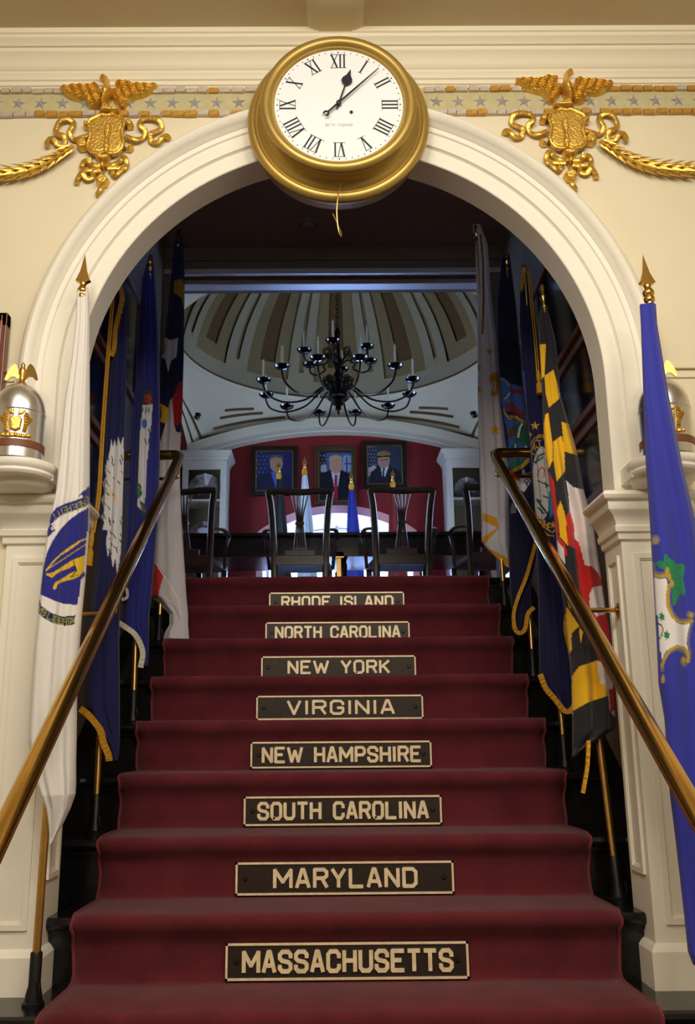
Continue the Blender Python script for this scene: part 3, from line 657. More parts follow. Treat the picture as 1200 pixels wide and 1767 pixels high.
# --- name plates on the risers
PL = [('MASSACHUSETTS', 418, 782, 390, 808), ('MARYLAND', 472, 720, 408, 782), ('SOUTH CAROLINA', 445, 740, 422, 762), ('NEW HAMPSHIRE', 453, 727, 434, 744.5), ('VIRGINIA', 495, 680, 443, 728.5), ('NEW YORK', 497, 673, 452, 717.5), ('NORTH CAROLINA', 475, 690, 459, 705.5), ('RHODE ISLAND', 487, 679, 466.5, 697)]
PWD, PHT = .706, .1
for kx, (word, l0, l1, a0, a1) in enumerate(PL):
    yf = Y0+STEP_T*kx-.0195; zc = STEP_R*kx+.017+PHT/2
    rt_ = root('name_plate', (0, yf, zc)); tag(rt_, 'brass-edged dark name plate reading %s on a stair riser' % word, 'sign', 'state name plates on the stair risers')
    MB().box(-PWD/2, PWD/2, yf-.005, yf+.004, zc-PHT/2, zc+PHT/2).build('plate', 'plate_dark', rt_)
    m = MB(); b_ = .0065
    for xa, xb, za, zb in ((-PWD/2, PWD/2, -PHT/2, -PHT/2+b_), (-PWD/2, PWD/2, PHT/2-b_, PHT/2), (-PWD/2, -PWD/2+b_, -PHT/2, PHT/2), (PWD/2-b_, PWD/2, -PHT/2, PHT/2)): m.box(xa, xb, yf-.009, yf-.004, zc+za, zc+zb)
    m.build('border', 'plate_brass', rt_)
    u0 = (l0-a0)/(a1-a0)*PWD-PWD/2+.006; u1 = (l1-a0)/(a1-a0)*PWD-PWD/2-.006; hL = .060
    wl = layout(word, u0, u1, .42); words = word.split(' ')
    if len(words) > 1:     # each word its own part
        xs_ = sorted(p[0] for pl in wl for p in pl); gaps = sorted(((b2-a2, (a2+b2)/2) for a2, b2 in zip(xs_[:-1], xs_[1:])), reverse=True); cut = gaps[0][1]
        groups = [[pl for pl in wl if pl[0][0] < cut], [pl for pl in wl if pl[0][0] >= cut]]
    else: groups = [wl]
    for gq in groups:
        m = MB(); strokes(m, [[(x, zc-hL/2+.004+v*(hL-.008)) for x, v in pl] for pl in gq], .0056, lambda u, v, d: (u, yf-.005-d, v), 0, .004); m.build('lettering', 'plate_brass', rt_)
    for s in (-1, 1): MB().lathe([(0, -.0095), (.006, -.009), (.0085, -.006), (.0085, -.004)], (s*(PWD/2-.032), yf, zc), 'y', 14).build('screw', 'screw', rt_, smooth=True)

# --- framed pictures hung on the stairwell walls
for s in (-1, 1):
    for q, (ya, yb, za, zb) in enumerate(((3.14, 3.95, 1.58, 1.89), (3.14, 3.95, 1.93, 2.26), (3.14, 4.3, 2.30, 2.85), (4.05, 4.7, 2.30, 2.85))):
        if q == 3: continue
        rt_ = root('dark_picture', (s*XW, (ya+yb)/2, za)); tag(rt_, '%s black picture on the stairwell wall beside the %s' % (('lowest', 'middle', 'topmost')[q], 'palmetto flag' if s < 0 else 'black and yellow checked flag'), 'picture', 'dark pictures on the stairwell walls')
        xa, xb = sorted((s*(XW-.012), s*XW)); MB().box(xa, xb, ya+.02, yb-.02, za+.02, zb-.02).build('picture', 'picture_black', rt_)
        m = MB(); xa, xb = sorted((s*(XW-.022), s*XW)); w_ = .028
        for a, b, c_, d in ((ya, yb, za, za+w_), (ya, yb, zb-w_, zb), (ya, ya+w_, za+w_, zb-w_), (yb-w_, yb, za+w_, zb-w_)): m.box(xa, xb, a, b, c_, d)
        m.build('frame', 'frame_wood', rt_)
# --- smoke detector on the stairwell ceiling
sdm = atZ(533, 387, 3.55); rt_ = root('smoke_detector', (sdm[0], sdm[1], 3.56)); tag(rt_, 'small round smoke detector on the dark stairwell ceiling', 'smoke detector')
MB().lathe([(0, 0), (.058, 0), (.060, -.008), (.054, -.016), (0, -.016)], (sdm[0], sdm[1], 3.56), 'z', 28).build('base', 'smoke_plastic', rt_, smooth=True)
MB().lathe([(.046, -.016), (.044, -.03), (.034, -.040), (0, -.042)], (sdm[0], sdm[1], 3.56), 'z', 28).build('cap', 'smoke_plastic', rt_, smooth=True)

# ================================================================ FLAGS ON POLES
def grid_mesh(name, P, C, material, parent, wrap=False):
    """P (ny, nx, 3) world points, C (ny, nx, 3) print colours"""
    ny, nx = P.shape[:2]; me = bpy.data.meshes.new(name); V = (P-ROOTLOC[top_of(parent)]).reshape(-1, 3)
    me.vertices.add(ny*nx); me.vertices.foreach_set('co', V.astype(np.float32).ravel())
    nxf = nx if wrap else nx-1
    j, i = np.meshgrid(np.arange(ny-1), np.arange(nxf), indexing='ij'); i2 = (i+1) % nx
    Q = np.stack([j*nx+i, (j+1)*nx+i, (j+1)*nx+i2, j*nx+i2], -1).reshape(-1, 4); nf = len(Q)
    me.loops.add(nf*4); me.loops.foreach_set('vertex_index', Q.astype(np.int32).ravel())
    me.polygons.add(nf); me.polygons.foreach_set('loop_start', (np.arange(nf)*4).astype(np.int32)); me.polygons.foreach_set('loop_total', np.full(nf, 4, np.int32))
    me.polygons.foreach_set('use_smooth', np.ones(nf, bool)); me.update(calc_edges=True); me.validate()
    if C is not None:
        at_ = me.attributes.new('print', 'FLOAT_COLOR', 'POINT'); at_.data.foreach_set('color', np.concatenate([C, np.ones((ny, nx, 1))], -1).astype(np.float32).ravel())
    me.materials.append(MATS[material]); o = bpy.data.objects.new(name, me); COL.objects.link(o); o.parent = parent
    return o

def on_plane(X, Y, b, t):
    """pixel arrays -> world points on the leaning plane through a pole (b base, t top)"""
    kx = (t[1]-b[1])/(t[2]-b[2])
    R = FW[None]+((np.ravel(X)-PPX)/FPX)[:, None]*RT[None]-((np.ravel(Y)-PPY)/FPX)[:, None]*UP[None]
    tt = (b[1]-CPOS[1]+kx*(CPOS[2]-b[2]))/(R[:, 1]-kx*R[:, 2])
    return (CPOS[None]+R*tt[:, None]).reshape(np.shape(X)+(3,))

def flag(label, base3, top3, rows, color, ops, finial='spear', folds=(5, 9), amp=.016, depth=.055, cloth_px=1.25, fringe=None, cord=None, sock=True, seed=0, off=0.0, band=None):
    b, t = np.array(base3, float), np.array(top3, float)
    r_ = root('state_flag', b); tag(r_, label, 'flag', 'flags standing in sockets along the stairs')
    d = (t-b)/np.linalg.norm(t-b); L = np.linalg.norm(t-b); ft = b+d*(L-.16)
    s0 = b+d*.10 if sock else b
    MB().tube([s0, ft], .0115, 14).build('pole', 'brass_dull', r_, smooth=True)
    # finial
    def along(h, rr): return [ft+d*h_ for h_, _ in zip(h, rr)]
    f = MB()
    if finial == 'spear':
        hs = [0, .004, .014, .02, .026, .034, .044, .05, .058]; rs = [.0125, .016, .017, .013, .017, .018, .013, .010, .012]
        f.tube([ft+d*h for h in hs], rs, 14)
        sp = [(-.004, .055), (-.024, .066), (-.020, .074), (-.011, .10), (-.004, .14), (0, .163), (.004, .14), (.011, .10), (.020, .074), (.024, .066), (.004, .055)]
        f.prism(sp, lambda u, v, q: ft+d*v+np.array([u, 0, 0])+np.array([0, q*(1-.9*(v-.055)/.11), 0]), -.009, .009)
    else:
        hs = [0, .01, .02, .03, .045, .055, .07, .085, .10, .11]; rs = [.012, .014, .010, .013, .016, .010, .012, .015, .010, .003]
        f.tube([ft+d*h for h in hs], rs, 12)
    f.build('finial', 'brass', r_, smooth=True)
    if sock:
        m = MB(); m.tube([b+d*.012, b+d*.03, b+d*.05, b+d*.13, b+d*.135], [.024, .022, .0165, .0165, .014], 14); m.lathe([(0, .0), (.03, 0), (.03, .008), (.02, .016), (0, .016)], tuple(b), 'z', 18)
        m.tube([b+np.array([.016, -.012, .01]), b+np.array([.022, -.02, .035]), b+np.array([.017, -.015, .06])], .005, 6); m.build('socket', 'iron', r_, smooth=True)
    # cloth: closed bundle with folds
    ry = [q[0] for q in rows]; yy = np.arange(ry[0], ry[-1]+.01, cloth_px*1.15)
    xl = np.interp(yy, ry, [q[1] for q in rows]); xr = np.interp(yy, ry, [q[2] for q in rows])
    nxf = max(24, int(max(xr-xl)/cloth_px)); s = np.linspace(0, 1, nxf); X = xl[:, None]+(xr-xl)[:, None]*s[None]; Y = np.repeat(yy[:, None], nxf, 1)
    P = on_plane(X, Y, b, t); w = np.clip((xr-xl)/60.0, .15, 1.0)[:, None]
    env = np.sqrt(np.clip(1-(2*s-1)**2, 0, 1))[None]; rg = np.random.default_rng(seed+3); fo = np.zeros_like(X); yn = (yy-ry[0])[:, None]
    for n_, a_ in ((folds[0]*.5, .9), (folds[0]*.8, .8), (folds[1]*.7, .28)):
        ph = rg.uniform(0, 6.28); fo += a_*np.sin(2*pi*n_*s[None]+ph+.9*np.sin(yn/ (130+40*rg.uniform())+ph))
    fo = fo*amp*.62*(.25+.75*env)*w
    front = P.copy(); front[..., 1] -= depth*w*env*.9+fo+off
    sb = np.linspace(1, 0, 16)[1:-1]; Xb = xl[:, None]+(xr-xl)[:, None]*sb[None]; Pb = on_plane(Xb, np.repeat(yy[:, None], len(sb), 1), b, t)
    eb = np.sqrt(np.clip(1-(2*sb-1)**2, 0, 1))[None]; Pb[..., 1] += depth*w*eb*.7-off
    D_ = front-CPOS; dz = D_@FW; C = paint(PPX+FPX*(D_@RT)/dz, PPY-FPX*(D_@UP)/dz, color, ops); Cb = np.empty(Pb.shape); Cb[:] = lin(color)
    cl = grid_mesh('cloth', np.concatenate([front, Pb], 1), np.concatenate([C, Cb], 1), 'flag_print', r_, wrap=True)
    for fr in (fringe or []):
        pts, width, mt = fr; px = np.array([p for p in smooth_path([(u, v, 0) for u, v in pts], 8)])[:, :2]
        tg = np.gradient(px, axis=0); tg /= np.linalg.norm(tg, axis=1)[:, None]+1e-9; nr = np.stack([-tg[:, 1], tg[:, 0]], 1)
        m = MB(); V = []; n_ = len(px); A = on_plane(px[:, 0], px[:, 1], b, t); B = on_plane(px[:, 0]+nr[:, 0]*width, px[:, 1]+nr[:, 1]*width, b, t)
        for i in range(n_):
            z_ = .0015*sin(i*2.3); o_ = np.array([0, -depth*.9-off-.004+z_, 0]); V += [A[i]+o_, B[i]+o_+np.array([0, .0015*cos(i*3.1), 0]), B[i]+o_+np.array([0, .012, 0]), A[i]+o_+np.array([0, .012, 0])]
        F = []
        for i in range(n_-1):
            for q in range(4): F.append((4*i+q, 4*i+(q+1) % 4, 4*i+4+(q+1) % 4, 4*i+4+q))
        m.add(V, F); m.build('fringe', mt, cl, smooth=False)
    if cord:
        px, tas, rad = cord; p3 = on_plane(np.array([p[0] for p in px], float), np.array([p[1] for p in px], float), b, t); p3[:, 1] -= depth+off+.012
        for dx in (-.0045, .0045): MB().tube(smooth_path([q+np.array([dx, 0, 0]) for q in p3], 6), rad, 8).build('cord', 'cord_gold', r_, smooth=True)
        if tas:
            a_ = on_plane(np.array([tas[0]], float), np.array([tas[1]], float), b, t)[0]; c_ = on_plane(np.array([tas[2]], float), np.array([tas[3]], float), b, t)[0]; a_[1] -= depth+off+.012; c_[1] -= depth+off+.012; v_ = c_-a_
            MB().tube([a_, a_+v_*.2, a_+v_*.42, a_+v_*.48, a_+v_*.55, a_+v_*.6, c_], [.006, .011, .010, .007, .012, .0145, .016], 12).build('tassel', 'cord_gold', r_, smooth=True)
    return r_

WHITE, NAVY, GOLD_, YEL, RED, BLK, GRN = (226, 222, 216), (26, 28, 72), (206, 158, 38), (232, 178, 26), (196, 38, 36), (38, 38, 42), (30, 92, 62)
def S(o, pts):  # crop coordinates -> photo pixels
    return [(o[0]+x/o[2], o[1]+y/o[2]) for x, y in pts]

# Massachusetts: white, blue shield
o = (60, 820, 6.308); BL = (38, 40, 128); YG = (214, 176, 40); OL = (150, 146, 60)
ops = [('poly', S(o, [(135, 590), (165, 545), (215, 500), (270, 450), (360, 410), (480, 370), (600, 310), (606, 100), (560, 150), (510, 190), (480, 225), (480, 240), (515, 205), (525, 240), (470, 265), (330, 310), (230, 360), (180, 420), (160, 500), (165, 545), (215, 540), (222, 600), (135, 680)]), BL),
       ('line', S(o, [(180, 580), (205, 545), (215, 580), (190, 595)]), 1.0, WHITE),
       ('poly', S(o, [(595, 345), (480, 410), (370, 490), (270, 600), (190, 720), (130, 850), (95, 1000), (70, 1200), (62, 1300), (130, 1330), (220, 1370), (320, 1400), (460, 1412), (480, 1320), (500, 1140), (545, 1100), (530, 1000), (545, 870), (570, 690)]), BL),
       ('line', S(o, [(125, 1035), (200, 945), (290, 855), (400, 775), (480, 725), (562, 688)]), 1.3, YG), ('line', S(o, [(290, 860), (400, 785), (470, 735)]), 2.0, YG), ('line', S(o, [(125, 1035), (560, 750)]), .6, YG),
       ('poly', S(o, [(120, 1072), (200, 1060), (290, 1000), (410, 925), (440, 910), (545, 875), (540, 1000), (525, 1060), (490, 1090), (475, 1060), (440, 975), (380, 1010), (300, 1040), (230, 1075), (190, 1115), (120, 1085)]), YG),
       ('poly', S(o, [(205, 1252), (195, 1215), (225, 1165), (310, 1120), (400, 1060), (470, 1035), (500, 1090), (420, 1130), (320, 1155), (250, 1185), (235, 1230)]), YG),
       ('line', S(o, [(385, 1110), (420, 1085), (460, 1040), (415, 925)]), .6, (70, 60, 20)), ('line', S(o, [(390, 1115), (470, 1085)]), .6, (70, 60, 20)), ('line', S(o, [(180, 1075), (195, 1100)]), .6, (70, 60, 20)),
       ('poly', S(o, [(50, 1345), (70, 1420), (180, 1500), (300, 1540), (442, 1525), (430, 1625), (330, 1640), (200, 1610), (90, 1550), (38, 1495)]), (30, 34, 84))]
ops += text_ops('ENSE', [(60+x/6.308, 820+y/6.308, a) for x, y, a in ((578, 270, 165), (530, 308, 163), (485, 328, 163), (437, 347, 165))], 10, OL, .9)
ops += text_ops('PETIT', [(60+x/6.308, 820+y/6.308, a) for x, y, a in ((372, 365, 165), (335, 378, 163), (298, 396, 158), (262, 416, 155), (215, 448, 150))], 10, OL, .9)
ops += text_ops('VBLIBERTA', [(60+x/6.308, 820+y/6.308, a) for x, y, a in ((60, 1455, 35), (97, 1495, 30), (163, 1537, 22), (200, 1560, 18), (238, 1575, 12), (285, 1588, 6), (330, 1593, 2), (370, 1590, -2), (408, 1582, -6))], 10, OL, .9)
flag('white flag with a blue shield standing before the arch pier', (-.852, 2.75, 0), atY(147, 440, 2.745),
     [(497, 136, 152), (510, 133, 154), (560, 131, 155), (620, 124, 155), (700, 112, 155), (800, 103, 155), (850, 98, 155), (922, 82, 154), (1000, 71, 148), (1063, 65, 142), (1120, 58, 138), (1200, 52, 134), (1275, 48, 133), (1317, 53, 132), (1349, 62, 132), (1370, 70, 131), (1395, 80, 122), (1424, 84, 108), (1456, 86, 89)],
     WHITE, ops, folds=(3, 6), amp=.016, seed=1, depth=.05)

# South Carolina: navy, white palmetto
o = (0, 760, 5.0)
ops = [('poly', [(186, 792), (190, 775), (192, 757), (195, 772), (198, 758), (201, 772), (204, 752), (208, 768), (213, 752), (214, 800), (212, 880), (210, 940), (206, 972), (202, 992), (199, 962), (195, 980), (190, 950), (186, 962), (183, 935), (186, 915), (176, 914), (180, 902), (174, 892), (180, 880), (175, 862), (181, 850), (177, 832), (184, 822), (180, 808)], (222, 220, 222)),
       ('poly', S(o, [(900, 400), (990, 430), (1020, 520), (1010, 560), (930, 470)]), (232, 214, 190))]
rg_ = random.Random(4)
for i in range(46):
    x, y = rg_.uniform(177, 211), rg_.uniform(770, 965); a = rg_.uniform(.5, 1.3); l = rg_.uniform(4, 11); ops.append(('line', [(x, y), (x+l*cos(a)*.6, y+l*sin(a))], rg_.uniform(.5, .9), NAVY))
flag('navy flag with a white palmetto, gold fringe and gold cord', (-.857, 3.366, .38), atY(212, 490, 3.66),
     [(498, 204, 213), (540, 196, 218), (600, 191, 220), (640, 188, 219), (700, 183, 217), (800, 177, 214), (900, 172, 211), (1000, 163, 208), (1100, 150, 206), (1200, 146, 207), (1220, 148, 207), (1250, 164, 207), (1280, 184, 207), (1298, 193, 206), (1312, 197, 203)],
     (32, 34, 86), ops, folds=(3, 7), seed=2, depth=.04, amp=.013, finial='knob',
     fringe=[([(146, 1219), (158, 1228), (172, 1243), (183, 1260), (188, 1280), (196, 1300), (198, 1312)], 11, 'fringe_gold'), ([(212, 492), (217, 520), (212, 548), (206, 575), (204, 605), (199, 622)], 7, 'fringe_gold')],
     cord=([(201, 492), (198, 540), (190, 640), (182, 760), (176, 860), (166, 925)], (165, 922, 158, 982), .0042))

# Virginia: royal blue, pale seal
o = (0, 420, 3.529)
ops = [('poly', S(o, [(870, 985), (930, 975), (922, 1100), (905, 1250), (895, 1341), (880, 1640), (835, 1600), (845, 1341), (850, 1180)]), (206, 206, 210)),
       ('poly', S(o, [(868, 985), (872, 915), (895, 885), (925, 905), (935, 975), (900, 985)]), (66, 62, 40)), ('poly', S(o, [(880, 930), (910, 915), (928, 950), (915, 975), (885, 965)]), (176, 58, 40)), ('line', S(o, [(880, 940), (925, 960)]), .8, (40, 60, 40)),
       ('line', S(o, [(868, 1025), (875, 1000)]), .8, (60, 60, 70)), ('line', S(o, [(885, 1030), (895, 1000)]), .8, (60, 60, 70)), ('line', S(o, [(905, 1030), (908, 1000)]), .8, (60, 60, 70)),
       ('disc', (249, 731), 5, 8, (70, 110, 190)), ('line', S(o, [(905, 1130), (915, 1160), (905, 1210)]), 1.2, (60, 70, 120)), ('line', S(o, [(880, 1190), (895, 1225)]), .8, (60, 70, 120)),
       ('poly', S((0, 780, 3.53), [(832, 180), (860, 200), (868, 260), (840, 285), (832, 250)]), (40, 110, 90)), ('poly', S((0, 780, 3.53), [(850, 290), (885, 320), (888, 370), (870, 390), (858, 330)]), (40, 96, 70)), ('line', S((0, 780, 3.53), [(840, 210), (860, 240)]), .9, (190, 110, 50)), ('line', S((0, 780, 3.53), [(862, 330), (880, 360)]), 1.0, (190, 80, 50))]
flag('royal blue flag with a pale seal and white fringe', (-.838, 3.835, .76), atY(260, 428, 4.06),
     [(440, 257, 264), (480, 246, 268), (560, 240, 273), (640, 235, 275), (720, 229, 276), (800, 225, 276), (900, 222, 272), (1000, 214, 264), (1060, 211, 258), (1080, 212, 257), (1100, 228, 257), (1125, 244, 257), (1150, 250, 255)],
     (38, 42, 122), ops, folds=(4, 8), seed=3, depth=.04, amp=.014, finial='knob',
     fringe=[([(210, 1072), (222, 1080), (238, 1092), (249, 1110), (254, 1130), (250, 1154)], 9, 'fringe_white'), ([(213, 1014), (224, 1018), (225, 1034), (215, 1040)], 5, 'fringe_white')])

# North Carolina: navy, star, red and white
o = (0, 420, 3.529); q = (0, 780, 3.53)
ops = [('poly', S(o, [(960, 1260), (1000, 1130), (1035, 960), (1052, 940), (1060, 1100), (1075, 1150), (1200, 1150), (1200, 2600), (700, 2600), (900, 1341)]), (214, 208, 212)),
       ('poly', S(o, [(1048, 950), (1090, 850), (1135, 820), (1135, 1060), (1075, 1115), (1060, 1100)]), (170, 30, 40)),
       ('poly', S(o, [(1000, 572), (1040, 590), (1085, 575), (1080, 640), (1075, 690), (1045, 712), (1025, 785), (1008, 705), (985, 692), (1002, 660)]), (206, 208, 220)),
       ('poly', S(o, [(975, 975), (1000, 985), (1032, 1010), (1022, 1060), (1018, 1100), (975, 1085), (985, 1040)]), YEL), ('poly', S(o, [(1060, 230), (1110, 215), (1125, 260), (1125, 420), (1105, 330), (1058, 300)]), (160, 124, 30)), ('poly', S(o, [(980, 640), (1000, 560), (1008, 640), (1000, 670)]), (150, 120, 30)),
       ('poly', S(q, [(905, 630), (920, 638), (1000, 740), (975, 830), (960, 895), (905, 882)]), (206, 50, 40)), ('line', S(q, [(918, 632), (1010, 770), (1090, 900), (1105, 1000)]), 1.0, (240, 236, 230)), ('line', S(q, [(970, 880), (1060, 940), (1095, 1010)]), .9, (180, 172, 176))]
flag('navy flag with white star over white and red, by the brass rail return', (-.842, 4.36, 1.14), atY(309, 393, 4.56),
     [(397, 304, 312), (420, 300, 317), (480, 295, 319), (560, 287, 318), (620, 279, 317), (700, 275, 315), (780, 271, 311), (840, 268, 311), (920, 260, 315), (980, 258, 319), (1028, 258, 322), (1040, 272, 323), (1060, 292, 325), (1078, 292, 325), (1092, 284, 326), (1104, 281, 327)],
     (30, 30, 70), ops, folds=(2.5, 5), seed=4, depth=.045, amp=.014, finial='knob')

# Rhode Island: white, gold stars and hem
o = (800, 360, 3.0); q = (700, 740, 6.311)
ops = [('poly', star(845, 607, 8, sx=.8), GOLD_), ('poly', star(825.5, 635, 8), GOLD_), ('poly', star(826, 672, 8), GOLD_), ('poly', star(855, 742, 11), YEL), ('poly', S(o, [(135, 880), (150, 850), (180, 845), (190, 900), (185, 945), (165, 975), (145, 965), (165, 940), (170, 900), (150, 890), (140, 915)]), (214, 150, 30)), ('line', S(o, [(165, 870), (150, 960)]), 1.2, (190, 130, 30)),
       ('line', [(830, 405), (834, 450), (835, 520), (833, 575)], 1.9, (150, 96, 40)),
       ('poly', S(q, [(845, 910), (1000, 975), (1018, 1085), (850, 1270), (1130, 1415), (1135, 1510), (950, 1420), (832, 1300), (828, 1190), (1000, 1078), (848, 1000)]), (226, 164, 40))]
flag('white flag with gold stars and gold hem by the rail return', (.842, 4.62, 1.33), atY(820, 372, 4.60),
     [(388, 816, 830), (420, 820, 842), (520, 823, 849), (600, 824, 859), (700, 825, 868), (766, 826, 874), (820, 828, 879), (900, 831, 880), (935, 831, 880), (950, 842, 880), (966, 860, 880), (976, 872, 880), (980, 877, 880)],
     (216, 214, 222), ops, folds=(3, 6), seed=5, depth=.045, amp=.016, finial='knob')

# New York: dark navy with a coat of arms
o = (860, 640, 4.909)
A_B, A_R = (56, 92, 160), (128, 38, 48)
ops = [('poly', S(o, [(20, 60), (120, 110), (215, 140), (240, 420), (250, 600), (262, 750), (200, 820), (90, 820), (85, 560), (60, 440), (30, 250)]), A_B),
       ('line', S(o, [(22, 62), (60, 80), (100, 125)]), 1.4, (130, 136, 150)), ('poly', S(o, [(90, 150), (215, 160), (218, 200), (120, 185)]), A_R), ('line', S(o, [(40, 215), (120, 200)]), 1.2, (30, 40, 80)), ('line', S(o, [(60, 235), (100, 190)]), .9, (200, 200, 210)),
       ('poly', S(o, [(60, 270), (130, 275), (220, 360), (225, 400), (120, 350), (60, 320)]), A_R), ('poly', S(o, [(45, 330), (130, 350), (232, 410), (235, 440), (120, 410), (60, 380)]), (28, 30, 66)), ('line', S(o, [(48, 330), (80, 385), (150, 385), (232, 432)]), .9, GOLD_), ('line', S(o, [(55, 360), (90, 402), (150, 400), (230, 446)]), .8, GOLD_),
       ('poly', S(o, [(95, 470), (150, 470), (160, 520), (110, 570), (80, 550)]), (92, 66, 50)), ('poly', S(o, [(150, 450), (215, 430), (250, 470), (255, 600), (215, 640), (160, 580)]), GRN), ('line', S(o, [(170, 560), (185, 480), (205, 450)]), 1.6, (210, 214, 224)), ('line', S(o, [(195, 520), (210, 470)]), 1.2, (30, 40, 50)),
       ('poly', S(o, [(110, 640), (150, 600), (165, 700), (120, 760)]), GRN), ('line', S(o, [(110, 660), (150, 720)]), 1.8, (226, 226, 232)), ('line', S(o, [(150, 620), (140, 700)]), 1.0, (226, 226, 232)), ('poly', S(o, [(175, 680), (250, 630), (260, 720), (200, 760)]), (44, 100, 76)), ('line', S(o, [(215, 690), (240, 640)]), 1.2, (210, 214, 224)),
       ('poly', S(o, [(100, 770), (200, 760), (262, 700), (265, 770), (180, 840), (95, 830)]), (36, 96, 72)), ('line', S(o, [(130, 840), (200, 800), (262, 740)]), .9, YEL), ('line', S(o, [(130, 858), (200, 822), (264, 762)]), .9, YEL),
       ('poly', S(o, [(90, 860), (120, 830), (140, 870), (180, 880), (175, 930), (130, 940), (95, 900)]), (214, 70, 26)), ('line', S(o, [(100, 870), (130, 900), (165, 895)]), 1.3, YEL), ('disc', (893, 831), 2.4, 2.6, (214, 176, 120)),
       ('poly', S(o, [(150, 985), (190, 900), (215, 830), (235, 870), (285, 850), (290, 930), (215, 1030), (195, 1010), (180, 1050)]), (206, 206, 214)), ('poly', S(o, [(115, 1120), (160, 1120), (150, 1200), (105, 1210)]), (150, 152, 160))]
ops += text_ops('RO', [(910, 832, -35), (917, 823, -35)], 10, (40, 40, 50), .9, flip=True)
flag('dark navy flag with a many-coloured coat of arms', (.872, 4.20, .95), atY(873, 420, 4.40),
     [(440, 867, 880), (520, 859, 890), (590, 859, 897), (700, 864, 908), (800, 877, 920), (900, 878, 928), (960, 878, 926), (1000, 880, 918), (1050, 884, 916), (1080, 886, 908), (1092, 890, 902)],
     (24, 24, 58), ops, folds=(3, 6), seed=6, depth=.045, amp=.014, finial='knob', fringe=[([(926, 936), (918, 965), (908, 1000), (894, 1035), (887, 1062), (888, 1085)], 6, 'fringe_gold'), ([(887, 1078), (892, 1090), (900, 1086), (905, 1060), (916, 1048)], 7, 'fringe_gold')])

# New Hampshire: blue with a ringed seal
ops = [('poly', S(o, [(195, 0), (225, 0), (250, 400), (290, 700), (300, 900), (265, 800), (235, 480), (210, 200)]), (52, 74, 160)), ('poly', star(860+312/4.909, 640+465/4.909, 8), (226, 190, 70)), ('poly', star(860+268/4.909, 640+540/4.909, 5), (210, 170, 50)),
       ('line', S(o, [(272, 640), (300, 580), (345, 545), (380, 540), (410, 590)]), .9, GOLD_), ('line', S(o, [(285, 680), (310, 600), (345, 560), (378, 558), (410, 610)]), .8, GOLD_),
       ('disc', (860+370/4.909, 640+950/4.909), 16.5, 63, (200, 198, 196)), ('line', S(o, [(320, 780), (345, 720), (390, 700)]), 1.6, GRN), ('line', S(o, [(310, 770), (340, 760), (380, 730)]), 1.5, (40, 90, 60)), ('line', S(o, [(335, 890), (345, 840), (375, 815), (395, 840), (390, 900)]), 1.0, (190, 60, 50)), ('line', S(o, [(340, 930), (400, 960), (440, 975)]), 1.1, (50, 50, 56)), ('line', S(o, [(385, 1060), (420, 1075)]), 1.2, (40, 40, 44)), ('line', S(o, [(400, 940), (412, 990)]), .9, (50, 50, 56)),
       ('poly', S(o, [(430, 1020), (455, 1010), (470, 1200), (440, 1260), (425, 1150)]), (70, 120, 176)), ('line', S(o, [(335, 1090), (365, 1140), (410, 1200)]), 1.8, (44, 84, 60)), ('line', S(o, [(340, 1160), (390, 1210)]), 1.6, (44, 84, 60)), ('line', S(o, [(330, 1110), (370, 1100)]), 1.2, (44, 84, 60)),
       ('line', S(o, [(318, 1180), (340, 1260), (400, 1330), (460, 1370), (500, 1330)]), 1.0, GOLD_), ('line', S(o, [(320, 1240), (360, 1330), (420, 1390), (470, 1400)]), 1.0, GOLD_), ('poly', star(955, 906, 7), (200, 160, 40)), ('line', S(o, [(400, 1420), (450, 1500), (480, 1560)]), 1.4, (176, 140, 40))]
ops += text_ops('TAT', [(860+x/4.909, 640+y/4.909, a) for x, y, a in ((290, 700, -70), (315, 645, -40), (350, 615, -12))], 10, GOLD_, .9)
ops += text_ops('HAMP', [(860+x/4.909, 640+y/4.909, a) for x, y, a in ((340, 1265, 55), (375, 1285, 35), (405, 1305, 20), (440, 1320, 5))], 11, GOLD_, .9)
flag('dark blue flag with a round ringed seal and gold tassel', (.862, 3.691, .57), atY(903, 440, 3.92),
     [(468, 905, 912), (500, 898, 917), (560, 897, 926), (640, 901, 934), (700, 908, 940), (760, 915, 945), (850, 922, 957), (950, 928, 968), (1000, 929, 973), (1100, 931, 981), (1165, 932, 987), (1195, 940, 988), (1222, 966, 985), (1230, 974, 979)],
     (28, 30, 76), ops, folds=(3, 7), seed=7, depth=.045, amp=.014, finial='knob', fringe=[([(933, 1163), (942, 1186), (957, 1204), (974, 1224), (984, 1214), (989, 1196)], 9, 'fringe_gold'), ([(905, 470), (903, 490), (899, 510)], 6, 'fringe_gold'), ([(980, 1046), (975, 1085), (984, 1130), (990, 1178)], 6, 'fringe_gold')],
     cord=([(908, 478), (914, 540), (920, 600), (924, 652)], (924, 648, 928, 688), .003))

